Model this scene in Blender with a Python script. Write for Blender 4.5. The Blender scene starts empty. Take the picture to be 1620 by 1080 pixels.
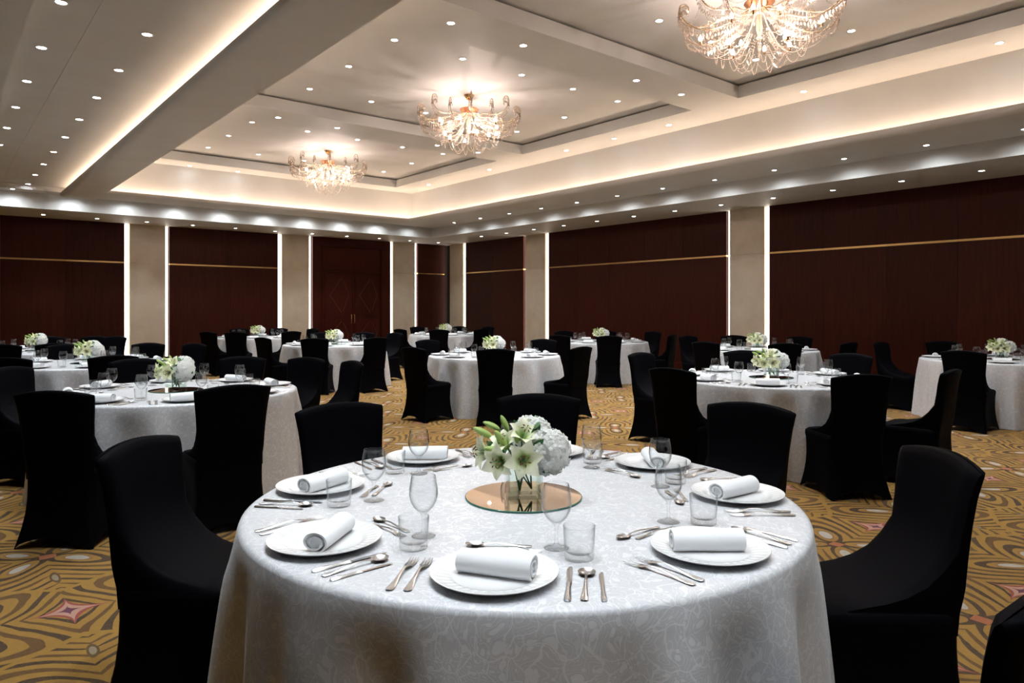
import bpy, bmesh, math, random
from mathutils import Vector, Matrix
random.seed(11)
sc = bpy.context.scene
COL = sc.collection
PI = math.pi

# ------------------------------------------------------------------ camera, world, exposure
CAM_H = 1.42
F_PX = 1122.0                      # focal length in pixels of the 1620 px wide frame
YAW = math.atan2(0.6354, 0.7722)   # view direction, measured from +Y (along the right wall) towards +X
SN, CS = math.sin(YAW), math.cos(YAW)
cam_d = bpy.data.cameras.new('camera')
cam_d.sensor_width = 36.0
cam_d.lens = F_PX / 1620 * 36
cam_d.shift_y = -(540 - 488.5) / 1620
cam_d.clip_start = 0.05
cam = bpy.data.objects.new('camera', cam_d)
COL.objects.link(cam)
cam.location = (0, 0, CAM_H)
cam.rotation_euler = (PI / 2, 0, -YAW)
sc.camera = cam

world = bpy.data.worlds.new('world')
sc.world = world
world.use_nodes = True
world.node_tree.nodes['Background'].inputs[0].default_value = (0.02, 0.02, 0.02, 1)
world.node_tree.nodes['Background'].inputs[1].default_value = 1.0

sc.view_settings.view_transform = 'Standard'
sc.view_settings.look = 'None'
sc.view_settings.gamma = 1
sc.view_settings.use_curve_mapping = False
sc.view_settings.exposure = 0.76
sc.cycles.use_denoising = True
sc.cycles.adaptive_threshold = 0.08
sc.cycles.adaptive_min_samples = 16
sc.cycles.max_bounces = 8
sc.cycles.diffuse_bounces = 3
sc.cycles.glossy_bounces = 3
sc.cycles.transmission_bounces = 8
sc.cycles.transparent_max_bounces = 24
sc.cycles.sample_clamp_indirect = 4.0
sc.cycles.caustics_reflective = False
sc.cycles.caustics_refractive = False

# light levels of the lamps the room has
P_DOWN = 92.0        # ceiling downlights, W
P_WASH = 10.5        # small downlights that graze the fascia, W
P_BULB = 11.0         # each chandelier candle bulb, W
E_COVE = 19.0         # cove strips
E_SLOT = 3.6         # vertical light slots beside the stone piers
C_COOL = (0.88, 0.95, 1.0)
C_WARM = (1.0, 0.73, 0.53)
C_BULB = (1.0, 0.80, 0.72)
C_SLOT = (1.0, 0.90, 0.78)


# ------------------------------------------------------------------ helpers
def cf(lat, d):
    """camera-frame ground position (metres to the right, metres ahead) -> room x, y"""
    return (CS * lat + SN * d, -SN * lat + CS * d)


def ground(p):
    """room x, y -> (lateral, depth)"""
    return (CS * p[0] - SN * p[1], SN * p[0] + CS * p[1])


def screen_x(p):
    l, d = ground(p)
    return 810 + F_PX * l / max(d, 0.05)


class MB:
    def __init__(self):
        self.v = []
        self.f = []

    def add(self, vs, fs):
        n = len(self.v)
        self.v.extend([tuple(p) for p in vs])
        self.f.extend([tuple(i + n for i in q) for q in fs])
        return self

    def box(self, x0, x1, y0, y1, z0, z1):
        vs = [(x, y, z) for z in (z0, z1) for y in (y0, y1) for x in (x0, x1)]
        return self.add(vs, [(0, 2, 3, 1), (4, 5, 7, 6), (0, 1, 5, 4), (2, 6, 7, 3), (0, 4, 6, 2), (1, 3, 7, 5)])

    def quad(self, a, b, c, d):
        return self.add([a, b, c, d], [(0, 1, 2, 3)])

    def lathe(self, prof, n=24, cx=0.0, cy=0.0, fn=None):
        """prof: list of (r, z); r = 0 at an end makes a pole"""
        base = len(self.v)
        rows = []
        for r, z in prof:
            if r <= 1e-6:
                rows.append([len(self.v)])
                self.v.append((cx, cy, z))
            else:
                row = []
                for i in range(n):
                    a = 2 * PI * i / n
                    rr, zz = (r, z) if fn is None else fn(r, z, a)
                    row.append(len(self.v))
                    self.v.append((cx + rr * math.cos(a), cy + rr * math.sin(a), zz))
                rows.append(row)
        for A, B in zip(rows, rows[1:]):
            for i in range(n):
                j = (i + 1) % n
                if len(A) == 1 and len(B) == 1:
                    continue
                if len(A) == 1:
                    self.f.append((A[0], B[j], B[i]))
                elif len(B) == 1:
                    self.f.append((A[i], A[j], B[0]))
                else:
                    self.f.append((A[i], A[j], B[j], B[i]))
        return self

    def tube(self, pts, rad, n=6, cap=True):
        pts = [Vector(p) for p in pts]
        rads = rad if isinstance(rad, (list, tuple)) else [rad] * len(pts)
        rows = []
        up = None
        for k, p in enumerate(pts):
            t = (pts[min(k + 1, len(pts) - 1)] - pts[max(k - 1, 0)])
            t = t.normalized() if t.length > 1e-9 else Vector((0, 0, 1))
            if up is None:
                up = Vector((0, 0, 1)) if abs(t.z) < 0.9 else Vector((1, 0, 0))
            s = t.cross(up)
            if s.length < 1e-6:
                s = t.cross(Vector((1, 0.3, 0)))
            s.normalize()
            up = s.cross(t).normalized()
            row = []
            for i in range(n):
                a = 2 * PI * i / n
                row.append(len(self.v))
                self.v.append(tuple(p + (s * math.cos(a) + up * math.sin(a)) * rads[k]))
            rows.append(row)
        for A, B in zip(rows, rows[1:]):
            for i in range(n):
                j = (i + 1) % n
                self.f.append((A[i], A[j], B[j], B[i]))
        if cap:
            self.f.append(tuple(rows[0][::-1]))
            self.f.append(tuple(rows[-1]))
        return self

    def bead(self, p, r, rz=None):
        rz = rz or r
        x, y, z = p
        return self.add([(x + r, y, z), (x, y + r, z), (x - r, y, z), (x, y - r, z), (x, y, z + rz), (x, y, z - rz)],
                        [(0, 1, 4), (1, 2, 4), (2, 3, 4), (3, 0, 4), (1, 0, 5), (2, 1, 5), (3, 2, 5), (0, 3, 5)])

    def sheet(self, rows):
        n = len(rows[0])
        base = len(self.v)
        for r in rows:
            self.v.extend([tuple(p) for p in r])
        for i in range(len(rows) - 1):
            for j in range(n - 1):
                a = base + i * n + j
                self.f.append((a, a + 1, a + n + 1, a + n))
        return self

    def mesh(self, name, mat, smooth=False, angle=None):
        me = bpy.data.meshes.new(name)
        me.from_pydata(self.v, [], self.f)
        mats = mat if isinstance(mat, (list, tuple)) else [mat]
        for m in mats:
            me.materials.append(m)
        if smooth:
            me.polygons.foreach_set('use_smooth', [True] * len(me.polygons))
            if angle:
                me.set_sharp_from_angle(angle=math.radians(angle))
        me.update()
        return me

    def build(self, name, mat, parent=None, smooth=False, angle=None, fix=False):
        me = self.mesh(name, mat, smooth, angle)
        if fix:
            bm = bmesh.new()
            bm.from_mesh(me)
            bmesh.ops.recalc_face_normals(bm, faces=bm.faces)
            bm.to_mesh(me)
            bm.free()
        return obj(name, me, parent)


def obj(name, me, parent=None, loc=None, rz=None):
    o = bpy.data.objects.new(name, me)
    COL.objects.link(o)
    if parent is not None:
        o.parent = parent
    if loc is not None:
        o.location = loc
    if rz is not None:
        o.rotation_euler = (0, 0, rz)
    return o


def tag(o, label=None, cat=None, group=None, kind=None):
    if label:
        o['label'] = label
    if cat:
        o['category'] = cat
    if group:
        o['group'] = group
    if kind:
        o['kind'] = kind
    return o


def empty(name, loc=(0, 0, 0), rz=0.0):
    o = bpy.data.objects.new(name, None)
    o.empty_display_size = 0.1
    COL.objects.link(o)
    o.location = loc
    o.rotation_euler = (0, 0, rz)
    return o


KIDS = {}


def copy_tree(root, loc, rz):
    """a copy of a thing together with copies of its parts and sub-parts (mesh data shared)"""
    r = root.copy()
    COL.objects.link(r)
    r.location = loc
    r.rotation_euler = (0, 0, rz)
    for ch in root.children:
        c = ch.copy()
        COL.objects.link(c)
        c.parent = r
        for g in ch.children:
            d = g.copy()
            COL.objects.link(d)
            d.parent = c
    return r


ORD = ['', 'second', 'third', 'fourth', 'fifth', 'sixth', 'seventh', 'eighth', 'ninth', 'tenth', 'eleventh', 'twelfth',
       'thirteenth', 'fourteenth', 'fifteenth', 'sixteenth']


def nth(i, n, side='left'):
    """i-th of n counted from the left of the picture"""
    if i == 0:
        return side + 'most'
    if i == n - 1:
        return ('right' if side == 'left' else 'left') + 'most'
    if i >= (n + 1) // 2 and n - 1 - i < i:
        return ORD[n - 1 - i] + ' from ' + ('right' if side == 'left' else 'left')
    return ORD[i] + ' from ' + side


# ------------------------------------------------------------------ materials
class NT:
    def __init__(self, name):
        self.m = bpy.data.materials.new(name)
        self.m.use_nodes = True
        self.t = self.m.node_tree
        self.n = self.t.nodes
        self.l = self.t.links
        self.b = self.n['Principled BSDF']
        self.out = self.n['Material Output']

    def node(self, typ, **kw):
        nd = self.n.new(typ)
        for k, v in kw.items():
            setattr(nd, k, v)
        return nd

    def put(self, sock, val):
        if isinstance(val, bpy.types.NodeSocket):
            self.l.new(val, sock)
        elif isinstance(val, (tuple, list)) and len(val) == 3 and sock.type == 'RGBA':
            sock.default_value = (*val, 1)
        else:
            sock.default_value = val

    def m_(self, op, a, b=None, c=None, clamp=False):
        nd = self.n.new('ShaderNodeMath')
        nd.operation = op
        nd.use_clamp = clamp
        self.put(nd.inputs[0], a)
        if b is not None:
            self.put(nd.inputs[1], b)
        if c is not None:
            self.put(nd.inputs[2], c)
        return nd.outputs[0]

    def mix(self, fac, a, b):
        nd = self.n.new('ShaderNodeMix')
        nd.data_type = 'RGBA'
        self.put(nd.inputs[0], fac)
        self.put(nd.inputs[6], a)
        self.put(nd.inputs[7], b)
        return nd.outputs[2]

    def ramp(self, fac, stops):
        nd = self.n.new('ShaderNodeValToRGB')
        cr = nd.color_ramp
        while len(cr.elements) < len(stops):
            cr.elements.new(0.5)
        for e, (p, c) in zip(cr.elements, stops):
            e.position = p
            e.color = (*c, 1) if len(c) == 3 else c
        self.put(nd.inputs[0], fac)
        return nd.outputs[0]

    def noise(self, vec, scale, detail=3.0, rough=0.5, distort=0.0):
        nd = self.n.new('ShaderNodeTexNoise')
        nd.inputs['Scale'].default_value = scale
        nd.inputs['Detail'].default_value = detail
        nd.inputs['Roughness'].default_value = rough
        nd.inputs['Distortion'].default_value = distort
        if vec is not None:
            self.l.new(vec, nd.inputs['Vector'])
        return nd.outputs[0]

    def mapped(self, vec, scale=(1, 1, 1), rot=(0, 0, 0)):
        nd = self.n.new('ShaderNodeMapping')
        nd.inputs['Scale'].default_value = scale
        nd.inputs['Rotation'].default_value = rot
        self.l.new(vec, nd.inputs['Vector'])
        return nd.outputs[0]

    def pos(self):
        return self.n.new('ShaderNodeNewGeometry').outputs['Position']

    def objco(self):
        return self.n.new('ShaderNodeTexCoord').outputs['Object']

    def bump(self, h, strength=0.3, dist=0.01):
        nd = self.n.new('ShaderNodeBump')
        nd.inputs['Strength'].default_value = strength
        nd.inputs['Distance'].default_value = dist
        self.l.new(h, nd.inputs['Height'])
        self.l.new(nd.outputs[0], self.b.inputs['Normal'])

    def set(self, **kw):
        names = dict(color='Base Color', rough='Roughness', metal='Metallic', spec='Specular IOR Level', ior='IOR',
                     trans='Transmission Weight', sheen='Sheen Weight', srough='Sheen Roughness', coat='Coat Weight',
                     crough='Coat Roughness', emit='Emission Color', estr='Emission Strength', sss='Subsurface Weight',
                     alpha='Alpha', stint='Sheen Tint')
        for k, v in kw.items():
            self.put(self.b.inputs[names[k]], v)
        return self


def simple(name, **kw):
    return NT(name).set(**kw).m


M = {}


def mat_paint():
    n = NT('ceiling_paint')
    nz = n.noise(n.pos(), 2.0, 3)
    n.set(color=n.ramp(nz, [(0.3, (0.655, 0.65, 0.63)), (0.7, (0.695, 0.69, 0.67))]), rough=0.55, spec=0.3)
    return n.m


def mat_wood(name, dark, light):
    n = NT(name)
    p = n.pos()
    g = n.noise(n.mapped(p, (7, 7, 0.55)), 3.2, 6, 0.6, 0.6)
    fine = n.noise(n.mapped(p, (60, 60, 1.6)), 4.0, 3)
    info = n.node('ShaderNodeObjectInfo').outputs['Random']
    a = n.m_('ADD', n.m_('MULTIPLY', g, 0.75), n.m_('MULTIPLY', fine, 0.25))
    a = n.m_('ADD', a, n.m_('MULTIPLY', n.m_('SUBTRACT', info, 0.5), 0.16))
    n.set(color=n.ramp(a, [(0.3, dark), (0.72, light)]), rough=n.ramp(g, [(0.3, (0.42,) * 3), (0.8, (0.55,) * 3)]), spec=0.12)
    n.bump(fine, 0.05, 0.002)
    return n.m


def mat_stone():
    n = NT('beige_stone')
    p = n.pos()
    a = n.noise(p, 3.0, 5, 0.6, 0.4)
    b = n.noise(p, 26.0, 3, 0.6)
    v = n.m_('ADD', n.m_('MULTIPLY', a, 0.7), n.m_('MULTIPLY', b, 0.3))
    n.set(color=n.ramp(v, [(0.3, (0.60, 0.50, 0.38)), (0.7, (0.72, 0.63, 0.50))]), rough=0.35, spec=0.4)
    return n.m


def mat_carpet():
    n = NT('patterned_carpet')
    geo = n.pos()
    warp = n.node('ShaderNodeTexNoise')
    warp.inputs['Scale'].default_value = 2.2
    warp.inputs['Detail'].default_value = 1.0
    n.l.new(geo, warp.inputs['Vector'])
    vm = n.node('ShaderNodeVectorMath', operation='SUBTRACT')
    n.l.new(warp.outputs['Color'], vm.inputs[0])
    vm.inputs[1].default_value = (0.5, 0.5, 0.5)
    vs = n.node('ShaderNodeVectorMath', operation='SCALE')
    n.l.new(vm.outputs[0], vs.inputs[0])
    vs.inputs['Scale'].default_value = 0.13
    va = n.node('ShaderNodeVectorMath', operation='ADD')
    n.l.new(geo, va.inputs[0])
    n.l.new(vs.outputs[0], va.inputs[1])
    sp = n.node('ShaderNodeSeparateXYZ')
    n.l.new(va.outputs[0], sp.inputs[0])
    x = n.m_('SUBTRACT', sp.outputs[0], 0.52)
    y = n.m_('SUBTRACT', sp.outputs[1], 4.82)
    W, Hh = 1.06, 1.84

    def cell(v, off, size):
        t = n.m_('FRACT', n.m_('ADD', n.m_('DIVIDE', n.m_('ADD', v, off), size), 0.5))
        return n.m_('MULTIPLY', n.m_('SUBTRACT', t, 0.5), size)
    x1, y1 = cell(x, 0, W), cell(y, 0, Hh)
    x2, y2 = cell(x, W / 2, W), cell(y, Hh / 2, Hh)

    def sq(a):
        return n.m_('MULTIPLY', a, a)
    d1 = n.m_('ADD', sq(x1), sq(y1))
    d2 = n.m_('ADD', sq(x2), sq(y2))
    sel = n.m_('LESS_THAN', d2, d1)
    u = n.m_('ADD', x1, n.m_('MULTIPLY', sel, n.m_('SUBTRACT', x2, x1)))
    v = n.m_('ADD', y1, n.m_('MULTIPLY', sel, n.m_('SUBTRACT', y2, y1)))
    k = 0.70711
    a = n.m_('ABSOLUTE', n.m_('MULTIPLY', n.m_('ADD', u, v), k))
    b = n.m_('ABSOLUTE', n.m_('MULTIPLY', n.m_('SUBTRACT', u, v), k))

    def lobe(p, q):                      # ellipses strung along one petal
        return n.m_('SQRT', n.m_('ADD', sq(n.m_('MULTIPLY', n.m_('SUBTRACT', p, 0.19), 0.42)), sq(q)))
    qa, qb = lobe(a, b), lobe(b, a)
    q = n.m_('MINIMUM', qa, qb)
    ring = n.m_('SINE', n.m_('MULTIPLY', q, 2 * PI / 0.056))
    wob = n.noise(geo, 9.0, 2)
    diag = n.m_('DIVIDE', n.m_('MULTIPLY', n.m_('MINIMUM', a, b), 2.0), n.m_('ADD', n.m_('ADD', a, b), 0.001))
    thr = n.m_('ADD', 0.05, n.m_('MULTIPLY', n.m_('POWER', diag, 3.0), 0.75))
    band = n.m_('GREATER_THAN', n.m_('ADD', ring, n.m_('MULTIPLY', n.m_('SUBTRACT', wob, 0.5), 1.6)), thr)
    away = n.m_('GREATER_THAN', n.m_('ABSOLUTE', n.m_('SUBTRACT', d1, d2)), 0.035)     # bands stop short of the next flower
    band = n.m_('MULTIPLY', band, away)
    ring2 = n.m_('SINE', n.m_('ADD', n.m_('MULTIPLY', q, 2 * PI / 0.112), 0.8))
    tone = n.m_('GREATER_THAN', ring2, 0.0)
    petal = n.m_('LESS_THAN', q, 0.031)
    petal_edge = n.m_('LESS_THAN', q, 0.040)
    core = n.m_('LESS_THAN', n.m_('ADD', a, b), 0.055)
    # four-pointed stars half way between neighbouring flowers
    su = n.m_('SUBTRACT', W / 2, n.m_('ABSOLUTE', u))
    star = n.m_('ADD', n.m_('SQRT', n.m_('ABSOLUTE', su)), n.m_('SQRT', n.m_('ABSOLUTE', v)))
    s_out = n.m_('LESS_THAN', star, 0.44)
    s_in = n.m_('LESS_THAN', star, 0.38)
    s_mid = n.m_('LESS_THAN', star, 0.25)
    # small teardrops above and below each flower
    dv = n.m_('SUBTRACT', n.m_('ABSOLUTE', v), 0.40)
    drop = n.m_('ADD', sq(n.m_('DIVIDE', u, 0.018)), sq(n.m_('DIVIDE', dv, 0.06)))
    d_out = n.m_('LESS_THAN', drop, 1.7)
    d_in = n.m_('LESS_THAN', drop, 0.6)

    pile = n.noise(geo, 260.0, 2, 0.7)
    pile2 = n.noise(geo, 35.0, 3, 0.6)
    gold = n.mix(pile2, (0.30, 0.158, 0.022), (0.41, 0.222, 0.036))
    dots = n.m_('GREATER_THAN', n.noise(geo, 95.0, 1), 0.56)
    brown = n.mix(tone, (0.046, 0.025, 0.012), (0.125, 0.058, 0.013))
    brown = n.mix(n.m_('MULTIPLY', dots, 0.35), brown, (0.20, 0.105, 0.026))
    c = n.mix(band, gold, brown)
    c = n.mix(d_out, c, (0.12, 0.065, 0.02))
    c = n.mix(d_in, c, (0.30, 0.24, 0.15))
    c = n.mix(petal_edge, c, (0.30, 0.15, 0.05))
    c = n.mix(petal, c, n.mix(pile2, (0.40, 0.36, 0.30), (0.56, 0.52, 0.45)))
    c = n.mix(core, c, (0.42, 0.13, 0.05))
    c = n.mix(s_out, c, (0.32, 0.06, 0.05))
    c = n.mix(s_in, c, (0.52, 0.28, 0.20))
    c = n.mix(s_mid, c, (0.13, 0.03, 0.07))
    c = n.mix(n.m_('MULTIPLY', pile, 0.5), c, (0.07, 0.035, 0.010))
    n.set(color=c, rough=0.95, spec=0.1, sheen=0.15, srough=0.6)
    n.bump(n.m_('ADD', pile, n.m_('MULTIPLY', pile2, 0.5)), 0.5, 0.004)
    return n.m


def mat_damask():
    n = NT('damask_cloth')
    p = n.objco()
    w = n.node('ShaderNodeTexNoise')
    w.inputs['Scale'].default_value = 7.0
    w.inputs['Detail'].default_value = 2.0
    n.l.new(p, w.inputs['Vector'])
    vs = n.node('ShaderNodeVectorMath', operation='SCALE')
    n.l.new(w.outputs['Color'], vs.inputs[0])
    vs.inputs['Scale'].default_value = 0.16
    va = n.node('ShaderNodeVectorMath', operation='ADD')
    n.l.new(p, va.inputs[0])
    n.l.new(vs.outputs[0], va.inputs[1])

    def vor(scale, feat):
        nd = n.node('ShaderNodeTexVoronoi')
        nd.feature = feat
        nd.inputs['Scale'].default_value = scale
        n.l.new(va.outputs[0], nd.inputs['Vector'])
        return nd.outputs['Distance']
    v1 = vor(24.0, 'F1')                       # blossoms
    v2 = vor(47.0, 'F1')                       # small leaves
    e1 = vor(17.0, 'DISTANCE_TO_EDGE')         # scrolling stems
    scroll = n.m_('SINE', n.m_('MULTIPLY', v1, 34.0))
    blossom = n.m_('LESS_THAN', v1, 0.27)
    leaf = n.m_('LESS_THAN', v2, 0.24)
    stem = n.m_('LESS_THAN', e1, 0.028)
    curl = n.m_('GREATER_THAN', scroll, 0.72)
    pat = n.m_('MAXIMUM', n.m_('MAXIMUM', blossom, leaf), n.m_('MAXIMUM', stem, n.m_('MULTIPLY', curl, 0.6)), clamp=True)
    weave = n.noise(n.mapped(p, (1, 1, 1)), 420.0, 1)
    col = n.mix(pat, (0.60, 0.61, 0.635), (0.74, 0.75, 0.775))
    n.set(color=col, rough=n.m_('SUBTRACT', 0.42, n.m_('MULTIPLY', pat, 0.12)), spec=0.5, sheen=0.25, srough=0.4)
    n.bump(n.m_('ADD', n.m_('MULTIPLY', pat, 1.0), n.m_('MULTIPLY', weave, 0.25)), 0.35, 0.0018)
    return n.m


def mat_spandex():
    n = NT('black_stretch_fabric')
    fine = n.noise(n.objco(), 500.0, 1)
    n.set(color=(0.0022, 0.0022, 0.0034), rough=0.6, spec=0.025)
    n.bump(fine, 0.05, 0.0005)
    return n.m


def mat_glass(name, tint=(1, 1, 1), edge=(0.34, 0.36, 0.37)):
    """thin clear glass: light passes straight through, reflections and a greyer tone towards grazing angles"""
    n = NT(name)
    lw = n.node('ShaderNodeLayerWeight')
    lw.inputs['Blend'].default_value = 0.5
    tp = n.node('ShaderNodeBsdfTransparent')
    n.l.new(n.mix(n.m_('POWER', lw.outputs['Facing'], 3.2), tint, edge), tp.inputs[0])
    gl = n.node('ShaderNodeBsdfGlossy')
    gl.inputs['Roughness'].default_value = 0.015
    gl.inputs['Color'].default_value = (1, 1, 1, 1)
    mx = n.node('ShaderNodeMixShader')
    n.l.new(n.m_('ADD', 0.035, n.m_('MULTIPLY', n.m_('POWER', lw.outputs['Facing'], 4.0), 0.8)), mx.inputs[0])
    n.l.new(tp.outputs[0], mx.inputs[1])
    n.l.new(gl.outputs[0], mx.inputs[2])
    n.l.new(mx.outputs[0], n.out.inputs[0])
    return n.m


def mat_emit(name, color, strength, sampling='AUTO'):
    n = NT(name)
    e = n.node('ShaderNodeEmission')
    e.inputs[0].default_value = (*color, 1)
    e.inputs[1].default_value = strength
    n.l.new(e.outputs[0], n.out.inputs[0])
    n.m.cycles.emission_sampling = sampling
    return n.m


def mat_crystal():
    n = NT('crystal')
    gl = n.node('ShaderNodeBsdfGlossy')
    gl.inputs['Color'].default_value = (1.0, 0.93, 0.86, 1)
    gl.inputs['Roughness'].default_value = 0.08
    tr = n.node('ShaderNodeBsdfTranslucent')
    tr.inputs['Color'].default_value = (0.72, 0.58, 0.49, 1)
    df = n.node('ShaderNodeBsdfDiffuse')
    df.inputs['Color'].default_value = (0.62, 0.50, 0.42, 1)
    m1 = n.node('ShaderNodeMixShader')
    m1.inputs[0].default_value = 0.5
    n.l.new(tr.outputs[0], m1.inputs[1])
    n.l.new(df.outputs[0], m1.inputs[2])
    m2 = n.node('ShaderNodeMixShader')
    m2.inputs[0].default_value = 0.4
    n.l.new(m1.outputs[0], m2.inputs[1])
    n.l.new(gl.outputs[0], m2.inputs[2])
    tp = n.node('ShaderNodeBsdfTransparent')
    m3 = n.node('ShaderNodeMixShader')
    m3.inputs[0].default_value = 0.5
    n.l.new(m2.outputs[0], m3.inputs[1])
    n.l.new(tp.outputs[0], m3.inputs[2])
    n.l.new(m3.outputs[0], n.out.inputs[0])
    return n.m


def mat_petal(name, c0, c1, through=0.2):
    """thin petal: part of the light passes through"""
    n = NT(name)
    nz = n.noise(n.objco(), 40.0, 2)
    col = n.mix(nz, c0, c1)
    n.set(color=col, rough=0.5, spec=0.3)
    tr = n.node('ShaderNodeBsdfTranslucent')
    n.l.new(col, tr.inputs[0])
    mx = n.node('ShaderNodeMixShader')
    mx.inputs[0].default_value = through
    n.l.new(n.b.outputs[0], mx.inputs[1])
    n.l.new(tr.outputs[0], mx.inputs[2])
    n.l.new(mx.outputs[0], n.out.inputs[0])
    return n.m


M['paint'] = mat_paint()
M['wood'] = mat_wood('mahogany_veneer', (0.022, 0.0036, 0.0020), (0.062, 0.0105, 0.0050))
M['wood_door'] = mat_wood('mahogany_door', (0.026, 0.0040, 0.0023), (0.070, 0.0110, 0.0056))
M['stone'] = mat_stone()
M['brass'] = simple('brass', color=(0.62, 0.42, 0.17), metal=1.0, rough=0.32)
M['dark_gap'] = simple('dark_recess', color=(0.02, 0.008, 0.005), rough=0.8)
M['inlay'] = simple('metal_inlay', color=(0.16, 0.085, 0.06), metal=0.6, rough=0.4)
M['carpet'] = mat_carpet()
M['damask'] = mat_damask()
M['spandex'] = mat_spandex()
M['glass'] = mat_glass('clear_glass', (0.985, 0.99, 0.992))
M['tumbler_glass'] = mat_glass('tumbler_glass', (0.99, 0.994, 0.995), (0.55, 0.57, 0.58))
M['vase_glass'] = mat_glass('vase_glass', (0.95, 0.985, 0.965), (0.30, 0.38, 0.34))
M['china'] = simple('white_china', color=(0.82, 0.82, 0.82), rough=0.12, spec=0.55, coat=0.3, crough=0.05)
M['napkin'] = simple('napkin_linen', color=(0.85, 0.86, 0.88), rough=0.9, spec=0.1, sheen=0.2)
M['steel'] = simple('polished_steel', color=(0.80, 0.83, 0.86), metal=1.0, rough=0.24)
M['mirror'] = simple('bronze_mirror', color=(0.84, 0.72, 0.63), metal=1.0, rough=0.02)
M['mirror_edge'] = simple('green_glass_edge', color=(0.03, 0.14, 0.10), rough=0.15)
M['lens'] = mat_emit('downlight_lens', (0.95, 0.98, 1.0), 25.0, 'NONE')
M['lens_trim'] = simple('white_trim', color=(0.75, 0.75, 0.74), rough=0.4)
M['cove'] = mat_emit('cove_led', C_WARM, E_COVE)
M['slot'] = mat_emit('slot_led', C_SLOT, E_SLOT)
M['bulb'] = mat_emit('candle_bulb', (1.0, 0.86, 0.72), 40.0, 'NONE')
M['gold'] = simple('polished_gold', color=(0.75, 0.47, 0.22), metal=1.0, rough=0.22)
M['bronze'] = simple('copper_bronze', color=(0.42, 0.20, 0.10), metal=0.8, rough=0.38)
M['arm'] = simple('champagne_arm', color=(0.86, 0.66, 0.46), metal=0.6, rough=0.25)
M['crystal'] = mat_crystal()
def mat_lily():
    m = mat_petal('lily_petal', (0.92, 0.92, 0.62), (0.97, 0.97, 0.82))
    n = m.node_tree
    mixn = [k for k in n.nodes if k.type == 'MIX'][0]
    sep = n.nodes.new('ShaderNodeSeparateXYZ')
    tc = n.nodes.new('ShaderNodeTexCoord')
    n.links.new(tc.outputs['Generated'], sep.inputs[0])
    rp = n.nodes.new('ShaderNodeValToRGB')
    rp.color_ramp.elements[0].position = 0.05
    rp.color_ramp.elements[0].color = (0.42, 0.60, 0.10, 1)
    rp.color_ramp.elements[1].position = 0.45
    rp.color_ramp.elements[1].color = (1, 1, 1, 1)
    n.links.new(sep.outputs[0], rp.inputs[0])
    mul = n.nodes.new('ShaderNodeMix')
    mul.data_type = 'RGBA'
    mul.blend_type = 'MULTIPLY'
    mul.inputs[0].default_value = 1.0
    n.links.new(mixn.outputs[2], mul.inputs[6])
    n.links.new(rp.outputs[0], mul.inputs[7])
    for k in n.nodes:
        if k.type == 'BSDF_PRINCIPLED':
            n.links.new(mul.outputs[2], k.inputs['Base Color'])
        elif k.type == 'BSDF_TRANSLUCENT':
            n.links.new(mul.outputs[2], k.inputs[0])
    return m


M['lily'] = mat_lily()
M['hydrangea'] = mat_petal('hydrangea_petal', (0.95, 0.95, 0.92), (0.98, 0.98, 0.96), 0.5)
M['bud'] = mat_petal('green_bud', (0.36, 0.52, 0.13), (0.52, 0.64, 0.24))
M['leaf'] = mat_petal('dark_leaf', (0.035, 0.11, 0.035), (0.07, 0.19, 0.06))
M['pale_leaf'] = mat_petal('pale_leaf', (0.22, 0.38, 0.20), (0.32, 0.48, 0.28))
M['stem'] = simple('flower_stem', color=(0.07, 0.20, 0.06), rough=0.5)
M['anther'] = simple('brown_anther', color=(0.16, 0.045, 0.012), rough=0.8)

# ------------------------------------------------------------------ the room
XR, YB = 13.75, 20.25            # faces of the right wall and of the back wall
XL, YF = -3.2, -4.2              # unseen left wall and wall behind the camera
ZS = 3.60                        # low soffit along the walls
ZT, ZC = 4.73, 4.955              # tray ceiling, coffer ceiling


def struct(o, label=None):
    o['kind'] = 'structure'
    if label:
        o['label'] = label
    return o


struct(MB().box(XL - 0.2, XR + 0.3, YF - 0.2, YB + 0.3, -0.1, 0.0).build('floor', M['carpet']),
       'golden brown patterned carpet with swirling bands and pale four-petal flowers')
w_right = struct(MB().box(XR + 0.10, XR + 0.25, YF - 0.2, YB + 0.25, 0, 5.2).build('wall_right', M['dark_gap']),
                 'long right wall of dark mahogany panels, stone piers and light slots')
w_back = struct(MB().box(XL - 0.2, XR + 0.1, YB + 0.10, YB + 0.25, 0, 5.2).build('wall_back', M['dark_gap']),
                'back wall of dark mahogany panels, stone piers and light slots')
struct(MB().box(XL - 0.15, XL, YF - 0.2, YB + 0.1, 0, 5.2).build('wall_left', M['wood']), 'dark wood left wall')
struct(MB().box(XL - 0.15, XR + 0.1, YF - 0.15, YF, 0, 5.2).build('wall_front', M['wood']), 'dark wood wall behind the viewer')

ZG0, ZG1 = 2.585, 2.622          # brass strip


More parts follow.
